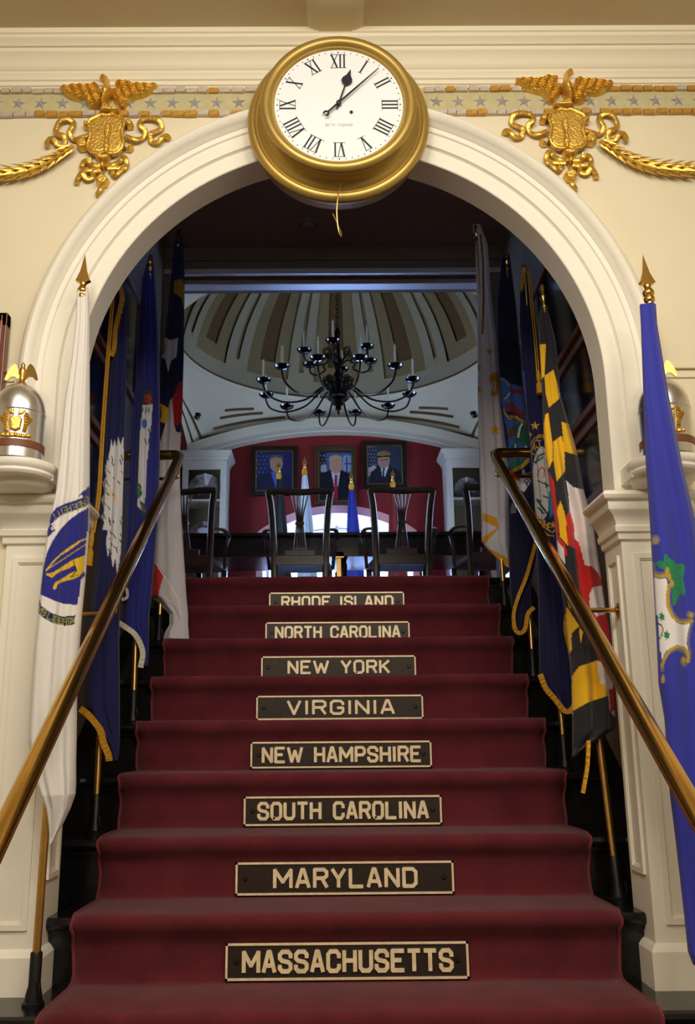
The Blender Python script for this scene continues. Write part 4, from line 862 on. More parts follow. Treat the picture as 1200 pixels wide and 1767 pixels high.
# Maryland: black and yellow checks, red and white crosses
p3_ = (860, 1180, 3.009); p2_ = (800, 780, 3.0)
WH = (226, 214, 212)
ops = [('poly', S((800, 360, 3.0), [(390, 705), (428, 700), (424, 790), (420, 868), (404, 884)]), YEL), ('poly', S(o, [(395, 40), (470, -10), (500, 100), (528, 200), (515, 238), (430, 312), (405, 200)]), YEL), ('poly', S(o, [(383, 480), (400, 370), (426, 356), (465, 620), (462, 760), (425, 838), (395, 700)]), YEL), ('poly', S(o, [(468, 600), (540, 545), (562, 680), (567, 850), (495, 938), (470, 760)]), YEL),
       ('poly', S(o, [(538, 432), (600, 447), (640, 560), (670, 716), (560, 682)]), YEL), ('poly', S(o, [(500, 1170), (530, 1098), (570, 1220), (592, 1480), (520, 1400)]), YEL), ('poly', S(o, [(432, 860), (470, 930), (500, 1150), (510, 1400), (570, 1470), (592, 1600), (500, 1440), (478, 1200), (450, 1000)]), RED),
       ('poly', S(o, [(578, 930), (640, 985), (740, 1010), (810, 1300), (900, 1800), (900, 2500), (640, 2300), (600, 1590), (590, 1470), (575, 1230), (605, 1180), (600, 1080)]), RED), ('poly', S(o, [(575, 930), (640, 985), (745, 1010), (800, 1240), (900, 1700), (870, 1767), (850, 1715), (800, 1660), (735, 1645), (685, 1455), (650, 1420), (640, 1300), (605, 1180), (600, 1080)]), WH),
       ('poly', S(o, [(505, 1440), (560, 1510), (570, 1640), (510, 1560)]), WH), ('poly', S(p2_, [(652, 740), (672, 700), (718, 690), (738, 835), (690, 852), (655, 800)]), WH), ('poly', S(p2_, [(690, 852), (738, 835), (775, 1000), (800, 1200), (760, 1200)]), RED),
       ('poly', S(p2_, [(540, 480), (580, 500), (610, 800), (640, 900), (700, 1080), (600, 1110), (565, 1160), (540, 1000), (520, 700)]), BLK), ('poly', S(p2_, [(535, 800), (600, 900), (560, 940), (560, 1030), (515, 1080), (525, 960)]), YEL), ('poly', S(p2_, [(600, 905), (620, 930), (608, 990)]), YEL), ('poly', S(p2_, [(560, 1165), (600, 1110), (690, 1080), (730, 1160), (760, 1330), (560, 1360)]), YEL), ('poly', S(p2_, [(690, 1080), (760, 1100), (800, 1400), (740, 1400)]), WH), ('poly', S(p3_, [(575, 30), (610, 20), (632, 120), (585, 150)]), RED),
       ('poly', S(p3_, [(380, 0), (555, 0), (572, 62), (470, 95), (388, 142)]), YEL), ('poly', S(p3_, [(386, 142), (470, 95), (572, 62), (580, 140), (612, 180), (612, 240), (500, 300), (380, 420)]), BLK), ('line', S(p3_, [(385, 365), (470, 310), (560, 268), (612, 228)]), .6, (96, 96, 100)), ('line', S(p3_, [(385, 352), (470, 298), (560, 256), (612, 216)]), .5, (96, 96, 100))]
flag('black and yellow checked flag with red and white quarters', (.862, 3.12, .19), atY(933, 470, 3.34),
     [(528, 934, 942), (545, 931, 949), (593, 931, 961), (680, 936, 968), (727, 937, 981), (783, 941, 998), (850, 950, 1009), (905, 958, 1024), (1000, 966, 1038), (1050, 974, 1047), (1107, 981, 1055), (1180, 987, 1061), (1246, 988, 1062), (1258, 988, 1060), (1275, 988, 1036), (1290, 988, 1012), (1306, 988, 991)],
     BLK, ops, folds=(3, 5), seed=8, depth=.05, amp=.016, finial='knob', fringe=[([(1013, 1278), (1011, 1320), (1006, 1352), (1003, 1368)], 6, 'fringe_gold')])

# Connecticut: bright blue, vine shield, in front of the pier
o = (1060, 900, 5.521); BG = (52, 56, 158); GY = (112, 104, 118); GD = (176, 146, 44); GR = (36, 128, 84)
edge1 = [(365, 380), (385, 470), (430, 500), (490, 490)]; edge2 = [(540, 600), (525, 700), (530, 790), (560, 870), (610, 930), (680, 945), (740, 920), (755, 880), (720, 865), (705, 890), (725, 910)]
edge3 = [(745, 960), (715, 1060), (705, 1160), (725, 1250), (715, 1330), (670, 1375), (640, 1340), (655, 1300), (690, 1320)]; edge4 = [(460, 1420), (470, 1330), (520, 1250), (590, 1215), (660, 1230), (710, 1290)]
ops = [('poly', S(o, [(380, 530), (430, 550), (500, 540), (520, 620), (510, 740), (535, 880), (600, 965), (660, 985), (748, 960), (720, 1060), (705, 1170), (710, 1240), (650, 1195), (570, 1190), (500, 1230), (455, 1320), (440, 1200), (420, 950), (390, 700)]), (222, 218, 216))]
for e_, wd in ((edge1, 26), (edge2, 26), (edge3, 20), (edge4, 26)):
    ops.append(('line', S(o, e_), wd/5.521*.62, GY))
for e_ in ([(385, 500), (430, 525), (500, 515)], [(522, 610), (508, 720), (520, 820), (560, 905), (620, 955), (690, 965), (745, 945)], [(455, 1380), (480, 1310), (530, 1225), (600, 1190), (670, 1205), (712, 1270), (705, 1330)]): ops.append(('line', S(o, e_), 2.6, GD))
ops += [('disc', (1060+395/5.521, 900+175/5.521), 8, 9, GY), ('disc', (1060+393/5.521, 900+180/5.521), 5.4, 6, (150, 136, 110)), ('disc', (1060+735/5.521, 900+890/5.521), 4, 4, GD), ('disc', (1060+665/5.521, 900+1320/5.521), 4, 6, GD), ('disc', (1060+468/5.521, 900+1500/5.521), 2.6, 8, GD),
        ('poly', S(o, [(398, 400), (435, 368), (475, 385), (480, 315), (500, 308), (530, 355), (570, 365), (580, 405), (640, 398), (675, 425), (668, 500), (655, 540), (670, 600), (682, 660), (670, 705), (625, 690), (605, 740), (585, 790), (565, 812), (552, 740), (560, 640), (530, 560), (500, 470), (440, 440)]), GR)]
for e_ in ([(520, 470), (500, 330)], [(540, 500), (640, 430)], [(560, 560), (660, 530)], [(575, 620), (660, 680)]): ops.append(('line', S(o, e_), .5, (26, 96, 62)))
ops += [('disc', (1060+x/5.521, 900+y/5.521), 3.6, 6.5, GD) for x, y in ((508, 470), (528, 525), (553, 590))]
for cx_, cy_ in ((455, 905), (505, 1080)):
    ops.append(('poly', S(o, [(cx_-5, cy_-55), (cx_+12, cy_-20), (cx_+35, cy_-10), (cx_+20, cy_+10), (cx_+30, cy_+35), (cx_+5, cy_+30), (cx_-10, cy_+55), (cx_-15, cy_+25), (cx_-32, cy_+10), (cx_-15, cy_-5), (cx_-25, cy_-30), (cx_-8, cy_-25)]), GR))
ops.append(('line', S(o, [(420, 970), (450, 985), (470, 1030), (455, 1080), (430, 1130)]), .9, (60, 44, 60))); ops.append(('line', S(o, [(470, 1060), (495, 1070)]), .6, (60, 44, 60)))
flag('bright blue flag with a white vine shield standing before the pier', (1.0, 2.50, -.19), atY(1110, 441, 2.56),
     [(527, 1104, 1132), (560, 1106, 1134), (680, 1110, 1153), (800, 1114, 1176), (900, 1121, 1200), (1000, 1127, 1216), (1106, 1133, 1228), (1180, 1136, 1235), (1240, 1146, 1240), (1366, 1155, 1246), (1446, 1165, 1250), (1560, 1178, 1252), (1642, 1187, 1252), (1665, 1196, 1240)],
     BG, ops, folds=(2, 4), seed=9, depth=.045, amp=.016, off=.0)

# ================================================================ UPPER ROOM
VC = (UX, 7.93); RR = 1.52; ZR = 4.26; YB = 9.5; HS = 1.575
struct('floor_upper', MB().box(UX-1.75, UX+1.75, 5.20, 9.6, ZTOP-.1, ZTOP), 'oak_floor', label='wooden floor of the upper room', cat='floor')
for s, nm in ((-1, 'wall_upper_left'), (1, 'wall_upper_right')):
    xa, xb = sorted((UX+s*1.65, UX+s*1.75)); m = MB(); m.box(xa, xb, 5.0, 7.25, ZTOP, 4.6); m.box(xa, xb, 8.55, 9.7, ZTOP, 4.6); m.box(xa, xb, 7.25, 8.55, ZTOP, 2.3); m.box(xa, xb, 7.25, 8.55, 3.5, 4.6)
    struct(nm, m, 'red_wall', label='dark red side wall of the upper room with an added window', cat='wall')
    wn = root('window_%d' % (2 if s < 0 else 3), (UX+s*1.7, 7.9, 2.3)); wn['kind'] = 'structure'; tag(wn, 'unseen side window added to light the upper room', 'window')  # unseen opening added as a daylight source
    m = MB()
    for y in (7.25, 7.68, 8.12, 8.51): m.box(xa+.03, xb-.03, y, y+.04, 2.3, 3.5)
    for z in (2.3, 2.88, 3.46): m.box(xa+.03, xb-.03, 7.25, 8.55, z, z+.04)
    m.build('sash_bars', 'window_white', wn); xm = (xa+xb)/2; MB().add([(xm, 7.25, 2.3), (xm, 8.55, 2.3), (xm, 8.55, 3.5), (xm, 7.25, 3.5)], [(0, 1, 2, 3)]).build('pane', 'glass', wn)
# back wall with segmental-arched window opening
WHW, WZS, WZT, WZB = .78, 2.77, 3.03, 1.95; wr = (WHW**2+(WZT-WZS)**2)/(2*(WZT-WZS)); wcz = WZT-wr; wa = math.asin(WHW/wr)
arcp = [(UX+wr*sin(a), wcz+wr*cos(a)) for a in np.linspace(-wa, wa, 25)]
inner = [(UX-WHW, WZB)]+arcp+[(UX+WHW, WZB)]; nI = len(inner)
outer = [(UX-1.7, ZTOP)]+[(UX-1.7 if i < 4 else UX+1.7 if i > 20 else UX-1.7+3.4*(i-4)/16, (WZS+(4.4-WZS)*i/4 if i < 4 else WZS+(4.4-WZS)*(24-i)/4 if i > 20 else 4.4)) for i in range(25)]+[(UX+1.7, ZTOP)]
V = []; F = []
for y in (YB, YB+.7): V += [(x, y, z) for x, z in inner]+[(x, y, z) for x, z in outer]
for i in range(nI-1): F += [(i, i+1, nI+i+1, nI+i), (2*nI+i, 3*nI+i, 3*nI+i+1, 2*nI+i+1)]
F += [(0, nI, 2*nI-1, nI-1)]
struct('wall_back', MB().add(V, F), 'red_wall', label='dark red back wall with an arched window', cat='wall')
win = root('window_1', (UX, YB, WZB)); win['kind'] = 'structure'; tag(win, 'deep arched window with pale reveal in the red wall', 'window')
V = [(x, y, z) for y in (YB-.005, YB+.66) for x, z in inner+[inner[0]]]; n2 = nI+1
MB().add(V, [(i, i+1, n2+i+1, n2+i) for i in range(n2-1)]).build('reveal', 'reveal_paint', win)
inn2 = [(UX+(x-UX)*.985, z-.012 if z > WZB else z) for x, z in inner]; V = [(x, y, z) for y, ring_ in ((YB-.02, inner), (YB+.20, inn2)) for x, z in ring_]
MB().add(V, [(i, i+1, nI+i+1, nI+i) for i in range(nI-1)]).build('reveal_bounce_tint', 'window_trim', win)  # pink strip: bounce glow from the red wall put into the colour
m = MB()
for a0_, a1_ in zip(inner[:-1], inner[1:]):
    c0 = np.array([UX, wcz]); o0 = np.array(a0_)+(np.array(a0_)-c0)/np.linalg.norm(np.array(a0_)-c0)*.085; o1 = np.array(a1_)+(np.array(a1_)-c0)/np.linalg.norm(np.array(a1_)-c0)*.085
    m.prism([a0_, a1_, tuple(o1), tuple(o0)], lambda u, v, d: (u, d, v), YB-.03, YB)
m.build('casing', 'window_trim', win)
for a in np.linspace(-wa*.72, wa*.72, 5):     # raised soffit panels in the reveal
    pass
m = MB(); yg = YB+.62
for x in (-.77, -.39, 0, .39, .77): m.box(UX+x-.02, UX+x+.02, yg-.02, yg+.02, WZB, wcz+sqrt(wr**2-x*x))
for z in (2.25, 2.6): m.box(UX-.78, UX+.78, yg-.015, yg+.015, z-.012, z+.012)
m.box(UX-.78, UX+.78, yg-.03, yg+.03, WZB, WZB+.06); m.build('sash_bars', 'window_white', win)
MB().add([(x, yg, z) for x, z in inner], [tuple(range(nI))]).build('pane', 'glass', win)

# --- dome, ring moulding and sail vault
dome = root('ceiling_dome', (VC[0], VC[1], ZR)); dome['kind'] = 'structure'; tag(dome, 'ribbed plaster dome over the upper room', 'dome')
def patch(p0, p1, t0, t1, dr, np_=6, nt_=14):
    m = MB(); V = []; F = []; R_ = RR-.03+dr; H_ = 1.30+dr
    for j in range(nt_+1):
        th = radians(t0+(t1-t0)*j/nt_)
        for i in range(np_+1):
            ph = radians(p0+(p1-p0)*i/np_); V.append((VC[0]+R_*cos(th)*sin(ph), VC[1]+R_*cos(th)*cos(ph), ZR+.03+H_*sin(th)))
    for j in range(nt_):
        for i in range(np_): a = j*(np_+1)+i; F.append((a, a+1, a+np_+2, a+np_+1))
    return m.add(V, F)
patch(0, 360, 0, 8, 0, 72, 3).build('base_band', 'dome_cream_shaded', dome, smooth=True)
patch(0, 360, 0, 90, .06, 72, 20).build('shell', 'dome_tan', dome, smooth=True)
for k in range(12):
    c_ = k*30.0
    patch(c_+9.5, c_+14, 8, 86, 0).build('rib', 'dome_cream_shaded', dome, smooth=True); patch(c_+16, c_+20.5, 8, 86, 0).build('rib', 'dome_cream_shaded', dome, smooth=True)
    patch(c_+14, c_+16, 8, 12, 0, 2, 2).build('rib_foot', 'dome_cream_shaded', dome); patch(c_+14, c_+16, 12, 86, .02, 2).build('groove', 'dome_tan', dome, smooth=True)
    patch(c_-9.5, c_-3.5, 8, 86, .022).build('panel', 'dome_tan', dome, smooth=True); patch(c_+3.5, c_+9.5, 8, 86, .022).build('panel', 'dome_tan', dome, smooth=True)
    patch(c_-3.5, c_+3.5, 8, 15, .022, 4, 3).build('panel_foot', 'dome_tan', dome); patch(c_-3.5, c_+3.5, 15, 86, .04).build('inset', 'dome_brown', dome, smooth=True)
MB().lathe([(RR-.02, .05), (RR-.045, .03), (RR-.035, .012), (RR-.01, .0), (RR+.0, -.03), (RR+.015, -.05), (RR+.025, -.075), (RR+.04, -.085), (RR+.04, .05)], (VC[0], VC[1], ZR), 'z', 72).build('ring_moulding', 'dome_cream', dome, smooth=True)
MB().lathe([(RR-.035, .055), (RR-.055, .045), (RR-.055, .03), (RR-.03, .028)], (VC[0], VC[1], ZR), 'z', 72).build('ring_line', 'dome_brown', dome, smooth=True)
patch(0, 360, 84, 90, -.005, 36, 3).build('crown', 'dome_cream_shaded', dome, smooth=True)
vault = root('ceiling_vault', (VC[0], VC[1], 4.0)); vault['kind'] = 'structure'; tag(vault, 'pale vault with striped arch bands below the dome ring', 'vault')
def vpt(ph, t):
    cx_, cy_ = sin(ph), cos(ph); k = HS/max(abs(cx_), abs(cy_)); ox, oy = k*cx_, k*cy_
    if abs(cy_) >= abs(cx_): u = ox/HS
    else: u = oy/HS
    ze = 3.955-.29*u*u
    if cy_ < 0 and abs(cy_) >= abs(cx_): ze = 4.22
    elif abs(cx_) > abs(cy_) and cy_ < 0: ze = 3.665+(4.22-3.665)*min(1, -oy/HS)
    ix, iy = (RR+.03)*cx_, (RR+.03)*cy_; zi = ZR-.08
    if t < 0: t = 0
    z = zi+(ze-zi)*(t**1.25)
    return np.array([VC[0]+ix+(ox-ix)*t, VC[1]+iy+(oy-iy)*t, z])
def vband(t0, t1, drop, name, mt):
    m = MB(); NP = 120; V = []; F = []
    for i in range(NP+1):
        ph = 2*pi*i/NP+pi/4
        for j in range(5): p = vpt(ph, t0+(t1-t0)*j/4); V.append((p[0], p[1], p[2]-drop))
    for i in range(NP):
        for j in range(4): a = i*5+j; F.append((a, a+1, a+6, a+5))
    m.add(V, F); return m.build(name, mt, vault, smooth=True)
vband(0, 1.0, -.025, 'field', 'dome_tan'); vband(0, .70, 0, 'band', 'dome_cream'); vband(.75, .86, 0, 'band', 'dome_cream'); vband(.90, 1.0, 0, 'band', 'dome_cream')
# arch rib against the back wall
m = MB(); us = np.linspace(-1, 1, 41)
for dy0, dy1, dz0, dz1 in ((.0, .10, -.055, .0), (.10, .20, -.035, .0)):
    V = []; F = []
    for u in us:
        x = VC[0]+u*HS; z = 3.955-.29*u*u
        V += [(x, YB-dy1, z+dz0+.01), (x, YB-dy0, z+dz0), (x, YB-dy0, z+.06), (x, YB-dy1, z+.08)]
    for i in range(40):
        for q in range(4): F.append((4*i+q, 4*i+(q+1) % 4, 4*i+4+(q+1) % 4, 4*i+4+q))
    m.add(V, F)
m.build('wall_arch', 'dome_cream', vault, smooth=False)
for s in (-1, 1):   # sunk triangular lines in the corner spandrels
    m = MB()
    for (a0_, t0_), (a1_, t1_) in (((20, .42), (43, .60)), ((29, .30), (43, .42)), ((33, .2), (43, .28))):
        P_ = [vpt(radians(s*(a0_+(a1_-a0_)*i/8)), t0_+(t1_-t0_)*i/8)-np.array([0, 0, .004]) for i in range(9)]; m.tube(P_, .016, 6)
    m.build('spandrel_line', 'dome_brown', vault)
    tgt = (341, 717) if s < 0 else (818, 714); best = None
    for a_ in np.linspace(20, 70, 101):
        for t_ in np.linspace(.02, .9, 80):
            p_ = vpt(radians(s*a_), t_); d_ = p_-CPOS; e_ = abs(PPX+FPX*(d_@RT)/(d_@FW)-tgt[0])+abs(PPY-FPX*(d_@UP)/(d_@FW)-tgt[1])
            if best is None or e_ < best[0]: best = (e_, p_)
    sp_ = best[1]-np.array([0, .015, .018]); rt_ = root('spotlight', sp_); tag(rt_, 'small chrome eyeball spotlight in the vault corner by the %s' % ('star flag' if s < 0 else 'white gold-hemmed flag'), 'spotlight', 'eyeball spotlights')
    MB().lathe([(0, -.03), (.02, -.026), (.03, -.01), (.03, .006), (.02, .025), (0, .03)], tuple(sp_), 'z', 16).build('eyeball', 'bobeche', rt_, smooth=True)
    MB().lathe([(.028, .02), (.045, .016), (.045, .03), (.0, .034)], tuple(sp_), 'z', 20).build('collar', 'bobeche', rt_, smooth=True)
# closing pieces above the opening so that no daylight leaks in
struct('ceiling_upper', MB().box(UX-1.75, UX+1.75, 5.0, 6.42, 4.24, 4.34), 'dome_cream', label='flat cream ceiling strip behind the header', cat='ceiling')
struct('wall_over_header', MB().box(UX-1.75, UX+1.75, 5.27, 5.37, 3.8, 4.34), 'dome_cream', label='wall strip above the header', cat='wall')
m = MB()
for s in (-1, 1): xa, xb = sorted((s*1.0, UX+s*1.75)); m.box(xa, xb, 5.0, 5.05, 0, 4.3)
struct('wall_return', m, 'well_wall_shaded', label='wall returns beside the top of the stairs', cat='wall')

# --- chandelier
zc_ = 3.80; ch = root('chandelier', (VC[0], VC[1], 3.56)); tag(ch, 'black wrought chandelier with two tiers of candle arms under the dome', 'chandelier')
MB().lathe([(0, 3.56), (.008, 3.565), (.014, 3.585), (.008, 3.60), (.03, 3.62), (.022, 3.645), (.055, 3.665), (.06, 3.70), (.04, 3.72), (.085, 3.745), (.085, 3.79), (.05, 3.81), (.035, 3.85), (.05, 3.89), (.03, 3.93), (.024, 4.0), (.045, 4.06), (.045, 4.10), (.024, 4.13), (.02, 4.3), (.03, 4.36), (.012, 4.42), (0, 4.43)], (VC[0], VC[1], 0), 'z', 24).build('column', 'chandelier_black', ch, smooth=True)
MB().lathe([(.06, 3.70), (.10, 3.715), (.10, 3.735), (.085, 3.745)], (VC[0], VC[1], 0), 'z', 8).build('collar', 'bobeche', ch)
m = MB()
for i in range(27):
    zz = 4.45+i*.045; a = (i % 2)*pi/2; m.tube([(VC[0]+.014*cos(t)*cos(a), VC[1]+.014*cos(t)*sin(a), zz+.028*sin(t)) for t in np.linspace(0, 2*pi, 11)], .0035, 5, cap=False)
m.build('chain', 'chandelier_black', ch, smooth=True)
MB().lathe([(0, 5.56), (.02, 5.57), (.05, 5.60), (.06, 5.63), (0, 5.635)], (VC[0], VC[1], 0), 'z', 20).build('ceiling_rose', 'chandelier_black', ch, smooth=True)
def arm(ang, r_, z0, zb_, dip):
    dx, dy = sin(ang), cos(ang); P_ = lambda r, z: (VC[0]+dx*r, VC[1]+dy*r, z)
    a = MB().tube(smooth_path([P_(.04, z0), P_(.10, z0+.05), P_(.17, z0+.02), P_(r_*.45, zb_-dip*.75), P_(r_*.72, zb_-dip), P_(r_*.93, zb_-dip*.7), P_(r_, zb_-.03), P_(r_, zb_)], 6), .0085, 8).build('arm', 'chandelier_black', ch, smooth=True)
    sc = [P_(.10+.045*cos(t)*(1-t/16), z0+.10+.045*sin(t)*(1-t/16)) for t in np.linspace(-1.6, 9.5, 26)]
    MB().tube(sc, .0055, 6).build('scroll', 'chandelier_black', a, smooth=True)
    MB().lathe([(0, .0), (.018, .0), (.036, .004), (.054, .013), (.066, .026), (.070, .034), (.066, .034), (.03, .014), (.012, .016), (.012, .05), (.016, .052), (.016, .06), (0, .06)], P_(r_, zb_), 'z', 18).build('drip_pan', 'bobeche', a, smooth=True)
    MB().lathe([(.0095, .055), (.0095, .185), (.006, .19), (.010, .20), (.009, .212), (.003, .235), (0, .238)], P_(r_, zb_), 'z', 10).build('candle', 'candle', a, smooth=True)
for i in range(12): arm(radians(15+30*i), .69, 3.78, zc_, .16)
for i in range(6): arm(radians(8+60*i), .33, 4.06, 4.11, .10)

# --- long table
tb = root('long_table', (UX, 7.7, ZTOP)); tag(tb, 'long dark mahogany table behind the row of chairs', 'table')
MB().box(-1.35, 1.5, 7.0, 8.5, 2.238, 2.266).build('tabletop', 'mahogany', tb, bevel=.006)
m = MB(); m.box(-1.27, 1.42, 7.05, 7.075, 2.085, 2.238); m.box(-1.27, -1.245, 7.05, 7.5, 2.085, 2.238); m.box(1.395, 1.42, 7.05, 7.5, 2.085, 2.238); m.build('apron', 'mahogany', tb)
for x in (-1.24, .07, 1.39):
    for y in (7.10, 8.40): MB().lathe([(.02, ZTOP), (.03, ZTOP+.03), (.025, ZTOP+.1), (.035, ZTOP+.4), (.04, ZTOP+.5), (.03, ZTOP+.53), (.045, ZTOP+.56), (.045, 2.20)], (x, y, 0), 'z', 14).build('leg', 'mahogany', tb, smooth=True)

# --- dining armchairs with pierced splats (backs to the stairs)
def make_chair():
    r0 = root('dining_chair', (0, 0, 0)); K = dict(local=True)
    mh = 'chair_wood'
    def q(pts, rad, name, flat=None, n=8, par=None): return MB().tube(smooth_path(pts, 6), rad, n, flat=flat).build(name, mh, par or r0, smooth=True, **K)
    for s in (-1, 1):   # rear legs run up into the back posts
        q([(s*.19, .02, 0), (s*.185, .03, .25), (s*.187, .02, .46), (s*.195, -.01, .65), (s*.208, -.045, .82), (s*.226, -.07, .93)], .022, 'rear_post', flat=((0, 1, 0), .75, 1.15))
        m_ = MB(); m_.box(min(s*.235, s*.195), max(s*.235, s*.195), .43, .47, 0, .44); m_.build('leg', mh, r0, bevel=.004, **K)
        q([(s*.205, -.01, .66), (s*.255, .10, .68), (s*.275, .24, .675), (s*.27, .33, .66)], .015, 'arm', flat=((0, 0, 1), .7, 1.2))
        q([(s*.268, .30, .655), (s*.258, .27, .58), (s*.245, .29, .50), (s*.238, .32, .43)], .013, 'arm_post')
    crest = q([(-.236, -.075, .925), (-.15, -.068, .935), (-.06, -.066, .928), (0, -.066, .925), (.06, -.066, .928), (.15, -.068, .935), (.236, -.075, .925)], .021, 'crest_rail', flat=((0, 1, 0), .55, 1.15))
    sp = MB()
    for i in range(5):
        u = (i-2)/2.0
        pts_ = [(u*.042, .015, .52), (u*.036, .005, .58), (u*.024, -.012, .68), (u*.022, -.018, .72), (u*.028, -.030, .78), (u*.045, -.045, .85), (u*.062, -.06, .915)]
        sp.tube(smooth_path(pts_, 5), .0062, 6)
    sp.box(-.032, .032, -.026, -.010, .695, .715); sp.box(-.055, .055, .005, .025, .51, .53); sp.build('splat', mh, r0, smooth=True, **K)
    m_ = MB(); m_.box(-.11, .11, .0, .04, .47, .515); m_.box(-.175, .175, .0, .045, .40, .475); m_.build('shoe', mh, r0, bevel=.004, **K)
    m_ = MB(); m_.add([(-.19, .02, .43), (.19, .02, .43), (.24, .48, .43), (-.24, .48, .43), (-.19, .02, .47), (.19, .02, .47), (.24, .48, .475), (-.24, .48, .475)], [(0, 3, 2, 1), (4, 5, 6, 7), (0, 1, 5, 4), (1, 2, 6, 5), (2, 3, 7, 6), (3, 0, 4, 7)]); m_.build('seat', 'leather', r0, bevel=.012, **K)
    m_ = MB(); m_.box(-.2, -.18, .04, .45, .14, .165); m_.box(.18, .2, .04, .45, .14, .165); m_.box(-.19, .19, .24, .26, .14, .165); m_.build('stretcher', mh, r0, **K)
    return r0
chair = make_chair()
CH = [(-1.075, 6.52, -4, 'beside the star flag'), (-.243, 6.55, 0, 'beside the brass-topped post'), (.494, 6.53, 1, 'in front of the red standing flag'), (1.165, 6.49, 5, 'beside the white gold-hemmed flag')]
for i, (x, y, a, wh) in enumerate(CH):
    o = chair if i == 0 else copy_tree(chair); o.location = (x, y, ZTOP); o.rotation_euler = (0, 0, radians(a)); tag(o, 'dark wooden armchair with a pierced fan splat %s' % wh, 'chair', 'armchairs along the long table')

# --- brass-topped post
bp_ = root('brass_post', (.042, 6.92, ZTOP)); tag(bp_, 'short wooden post with a square brass cap between two chairs', 'post')
MB().box(.026, .058, 6.91, 6.94, ZTOP, 2.05).build('post', 'brass_dull', bp_); MB().add([(.004, 6.89, 2.052), (.080, 6.89, 2.052), (.080, 6.96, 2.10), (.004, 6.96, 2.10), (.004, 6.89, 2.042), (.080, 6.89, 2.042), (.080, 6.96, 2.05), (.004, 6.96, 2.05)], [(0, 1, 2, 3), (7, 6, 5, 4), (0, 4, 5, 1), (1, 5, 6, 2), (2, 6, 7, 3), (3, 7, 4, 0)]).build('cap_plate', 'brass', bp_)

# --- standing flags by the window
mat('cloth_black', (28, 28, 34), 0.7); mat('cloth_pale', (206, 218, 236), 0.7); mat('cloth_blue', (44, 56, 170), 0.7); mat('cloth_red', (140, 24, 30), 0.7)
for (x, zt_, mt, lb, kx) in ((-.535, 3.50, 'cloth_black', 'black furled flag on a pole before the window', 1), (-.271, 3.54, 'cloth_pale', 'pale furled flag on a pole before the window', 2), (.208, 3.38, 'cloth_blue', 'blue furled flag with gold knot before the window', 3), (.634, 3.40, 'cloth_red', 'red furled flag with orange knot before the red wall', 4)):
    r_ = root('standing_flag', (x, 9.15, ZTOP)); tag(r_, lb, 'flag', 'furled flags before the window')
    MB().lathe([(0, 0), (.11, 0), (.11, .015), (.03, .05), (.016, .06), (0, .06)], (x, 9.15, ZTOP), 'z', 20).build('base', 'brass_dull', r_, smooth=True)
    MB().tube([(x, 9.15, ZTOP+.05), (x, 9.15, zt_-.12)], .012, 10).build('pole', 'brass_dull', r_, smooth=True)
    m = MB(); m.tube([(x, 9.15, zt_-.12), (x, 9.15, zt_-.10), (x, 9.15, zt_-.085), (x, 9.15, zt_-.07)], [.014, .018, .012, .014], 10)
    m.prism([(-.005, -.075), (-.026, -.055), (-.02, -.04), (0, .01), (.02, -.04), (.026, -.055), (.005, -.075)], lambda u, v, d: (x+u, 9.15+d, zt_+v), -.008, .008); m.build('finial', 'brass_dull', r_)
    m = MB(); V = []; F = []; NN = 28; zs = np.linspace(zt_-.14, 2.15, 14)
    for j, z in enumerate(zs):
        f_ = j/13
        for i in range(NN):
            a = 2*pi*i/NN; rr_ = (.016+.075*f_**.8)*(1+.28*sin(5*a+kx+f_*2)); V.append((x+.035*f_+rr_*cos(a), 9.15+rr_*sin(a)*.8, z))
    for j in range(13):
        for i in range(NN): F.append((j*NN+i, j*NN+(i+1) % NN, (j+1)*NN+(i+1) % NN, (j+1)*NN+i))
    m.add(V, F); cl = m.build('cloth', mt, r_, smooth=True)
    MB().lathe([(.0, -.01), (.022, 0), (.03, .03), (.026, .06), (.016, .075), (0, .08)], (x, 9.15, zt_-.19), 'z', 14).build('gold_knot', 'fringe_gold', cl, smooth=True)

# --- portraits on the red wall
def portrait(label, x0, y0, x1, y1, ops, base, frame, fw_):
    a, b = atY(x0, y0, YB-.03), atY(x1, y1, YB-.03); xa, xb, za, zb = a[0], b[0], b[2], a[2]; r_ = root('portrait', ((xa+xb)/2, YB, za)); tag(r_, label, 'picture', 'framed portraits on the red wall')
    m = MB()
    for p, q, c_, d in ((xa, xb, za, za+fw_), (xa, xb, zb-fw_, zb), (xa, xa+fw_, za+fw_, zb-fw_), (xb-fw_, xb, za+fw_, zb-fw_)): m.box(p, q, YB-.04, YB-.001, c_, d)
    m.build('frame', frame, r_, bevel=.008)
    m = MB(); i_ = fw_
    for p, q, c_, d in ((xa+i_, xb-i_, za+i_, za+i_+.008), (xa+i_, xb-i_, zb-i_-.008, zb-i_), (xa+i_, xa+i_+.008, za+i_, zb-i_), (xb-i_-.008, xb-i_, za+i_, zb-i_)): m.box(p, q, YB-.034, YB-.006, c_, d)
    m.build('fillet', 'brass_dull', r_)
    X, Z = np.meshgrid(np.linspace(xa+fw_*.9, xb-fw_*.9, 60), np.linspace(zb-fw_*.9, za+fw_*.9, 76)); P = np.stack([X, np.full_like(X, YB-.02), Z], -1)
    D_ = P-CPOS; dz = D_@FW; grid_mesh('photograph', P, paint(PPX+FPX*(D_@RT)/dz, PPY-FPX*(D_@UP)/dz, base, ops), 'photo_print', r_)
o = (440, 740, 4.0); SK = (176, 138, 120); SUIT = (24, 26, 40); FB = (40, 46, 84)
def stars_ops(x0, y0, nx_, ny_, dx, dy): return [('disc', S(o, [(x0+i*dx+(j % 2)*dx*.5, y0+j*dy)])[0], .8, .8, (200, 204, 214)) for i in range(nx_) for j in range(ny_)]
